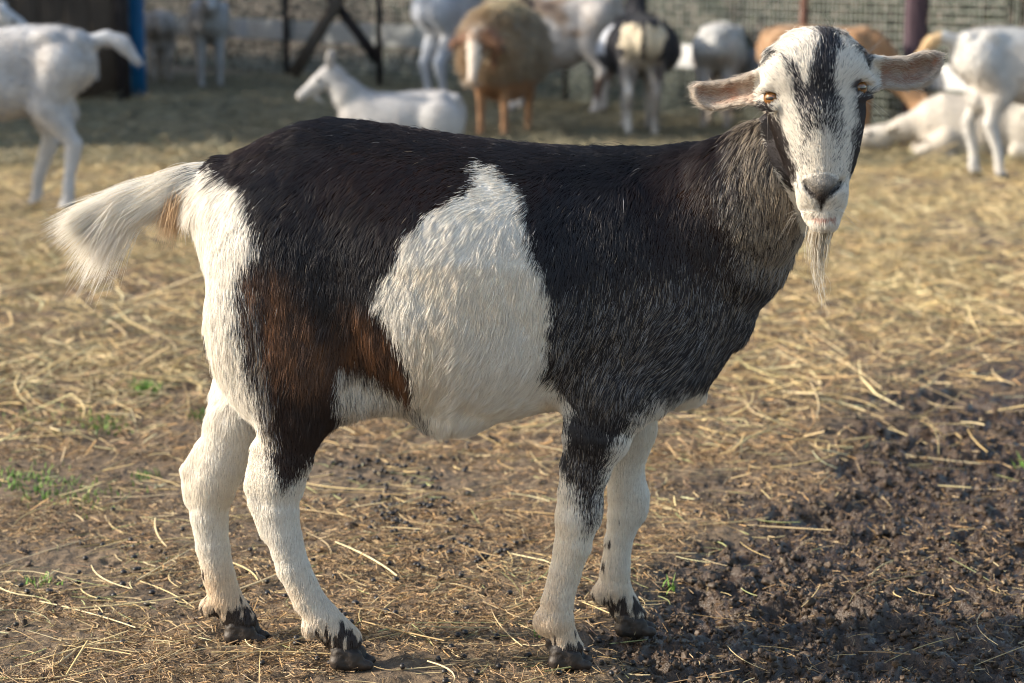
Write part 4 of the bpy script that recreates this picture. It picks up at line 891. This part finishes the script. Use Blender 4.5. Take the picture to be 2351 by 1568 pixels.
fpost(669, .055, M_dpost, dy=-.1); fpost(2088, .11, M_ppost, dy=-.12); fpost(1836, .04, M_bpost, dy=-.1); fpost(1300, .05, M_dpost); fpost(2420, .1, M_ppost)
mb = MB()
base = np.array([fy(x) for x in np.linspace(300, 2480, 240)]); seglen = np.r_[0, np.cumsum(np.linalg.norm(np.diff(base, axis=0), axis=1))]
for s_ in np.arange(0, seglen[-1], .05):
    x = np.interp(s_, seglen, base[:, 0]); y = np.interp(s_, seglen, base[:, 1])-.03; mb.tube([(x-fo[0], y-fo[1], 0), (x-fo[0]+.004*random.gauss(0, 1), y-fo[1], 1.0), (x-fo[0], y-fo[1], 2.0)], [.0026]*3, 4)
for z in np.arange(.05, 2.01, .05):
    b4 = base[::20]; mb.tube([(b[0]-fo[0], b[1]-.03-fo[1], z) for b in b4], [.0026]*len(b4), 4)
mb.build('wire_mesh', M_wire, fence)
# A-frame timber stand with thin post
q0 = G(872, 203); st_ = tag(empty('timber_brace', (q0[0], q0[1], 0)), 'dark timber post propped by two crossed slanting beams', 'timber brace'); so = np.array(st_.location)
mb = MB(); mb.beam(q0*[1, 1, 0]-so+np.array([0, 0, -.03]), q0*[1, 1, 0]-so+np.array([0, 0, 2.1]), .055, .055, 3, .002); mb.build('post', M_dpost, st_)
Yb = q0[1]
mb = MB(); mb.beam(P(815, -60, Yb-.1)-so, P(672, 172, Yb-.1)-so, .11, .10, 3, .002, upv=(0, 1, 0)); mb.build('beam', M_brace, st_)
mb = MB(); mb.beam(P(742, -30, Yb+.06)-so, P(868, 140, Yb+.06)-so, .09, .10, 3, .002, upv=(0, 1, 0)); mb.build('beam', M_dpost, st_)
# shed, with dark and blue posts
q0 = G(270, 236); shed = tag(empty('shed', (q0[0], q0[1], 0)), 'dark brown boarded shed wall at the far left', 'shed'); so = np.array(shed.location)
for i in range(16):
    x1 = -i*.2; mb = MB(); mb.beam((x1-.1, .02+.004*random.gauss(0, 1), -.05), (x1-.1, .02, 2.6), .196, .03, 4, .001, upv=(0, 1, 0))
    mb.build('wall_board', M_shed, shed)
mb = MB(); mb.beam((-1.6, 1.2, 2.66), (-1.6, -.25, 2.76), 3.5, .05); mb.build('roof', M_shed, shed)
mb = MB(); mb.beam((.06, -.02, -.05), (.06, -.02, 2.6), .10, .10, 3); mb.build('corner_post', M_dpost, shed)
q1 = G(320, 226); bp_ = MB(); bp_.beam((0, 0, -.05), (0, 0, 2.4), .12, .12, 6, .0015)
o = bp_.build('post', M_blue); o.location = (q1[0], q1[1]-.02, 0); tag(o, 'square post painted blue at the corner of the dark shed', 'post')
# hay rack: slanting beam with hay hanging over
q0 = G(1700, 250); Yr = q0[1]; rack = tag(empty('hay_rack', (q0[0], Yr, 0)), 'wooden hay rack, its slanting brown beam above the herd', 'hay rack'); so = np.array(rack.location)
mb = MB(); mb.beam(P(1530, -80, Yr)-so, P(1740, 120, Yr)-so, .085, .08, 4, .003, upv=(0, 1, 0)); mb.build('beam', M_brace, rack)
mb = MB(); mb.beam(P(1500, -40, Yr+.3)-so, P(1900, -40, Yr+.3)-so, .06, .06, 3, .002); mb.build('rail', M_brace, rack)
mb = MB(); mb.beam(P(1745, 110, Yr)-so, np.array([P(1745, 110, Yr)[0], Yr, -.03])-so, .07, .07, 3, .002); mb.build('leg', M_brace, rack)
n = 900; u = rng.random(n); rt = np.stack([np.interp(u, [0, 1], [P(1470, -20, Yr)[0], P(1800, -20, Yr)[0]]), Yr+rng.normal(0, .12, n), H-.05+np.abs(rng.normal(0, .06, n))], 1)
vv, qq, ccs = stems('', rt[:, 0], rt[:, 1], rng.uniform(.08, .3, n), rng.uniform(.003, .006, n), pal(n, STR, .2), pitch=.9, bendy=.4, seg=4, z0=rt[:, 2])
tag(npmesh('hay_bundle', vv, qq, M_straw, cols=ccs), 'dry hay hanging down from the rack at the top edge', 'hay', kind='stuff')
# ---------------------------------------------------------------- greenery behind the fence, unseen leaf row added off to the side to cast shade
def leafcloud(name, fn, n, size, cols, label, cat, kind=None):
    c = fn(n); a = nrm(rng.normal(0, 1, (n, 3))); b = nrm(np.cross(a, rng.normal(0, 1, (n, 3)))); s_ = size*rng.uniform(.6, 1.5, (n, 1))
    V = np.stack([c-a*s_, c+b*s_*.45, c+a*s_, c-b*s_*.45], 1).reshape(-1, 3); Q = np.arange(4*n).reshape(-1, 4)
    return tag(npmesh(name, V, Q, M_leaf, cols=np.repeat(pal(n, cols, .35), 4, 0), smooth_sh=False), label, cat, kind=kind)
def hedgepts(n):
    px_ = rng.uniform(150, 2700, n); q = np.array([fy(x) for x in px_]); q[:, 0] += (px_-1300)/1300*.4
    dep = .5+2.0*rng.random(n)**2; z = rng.random(n)*2.7
    p = np.stack([q[:, 0]*(1+dep*.06), q[:, 1]+dep+.35*vn(np.stack([q[:, 0], z, z*0], 1), .5, 221), z], 1); return p
leafcloud('hedge', hedgepts, 100000, .024, [(.008, .013, .005), (.014, .022, .008), (.005, .008, .004), (.035, .040, .018), (.016, .014, .008)], 'dense dark green hedge growing behind the wire fence', 'hedge')
def shadepts(n):
    k = 190; cc_ = np.stack([rng.normal(-9.2, .5, k), rng.uniform(9.0, 21, k), rng.uniform(.2, 4.65, k)], 1); i = rng.integers(0, k, n); return cc_[i]+rng.normal(0, .38, (n, 3))
leafcloud('shade_leaves', shadepts, 45000, .10, [(.05, .08, .03), (.07, .10, .04)], 'unseen row of leaf clumps added on the left to shade the background', 'shade_leaves', 'stuff')
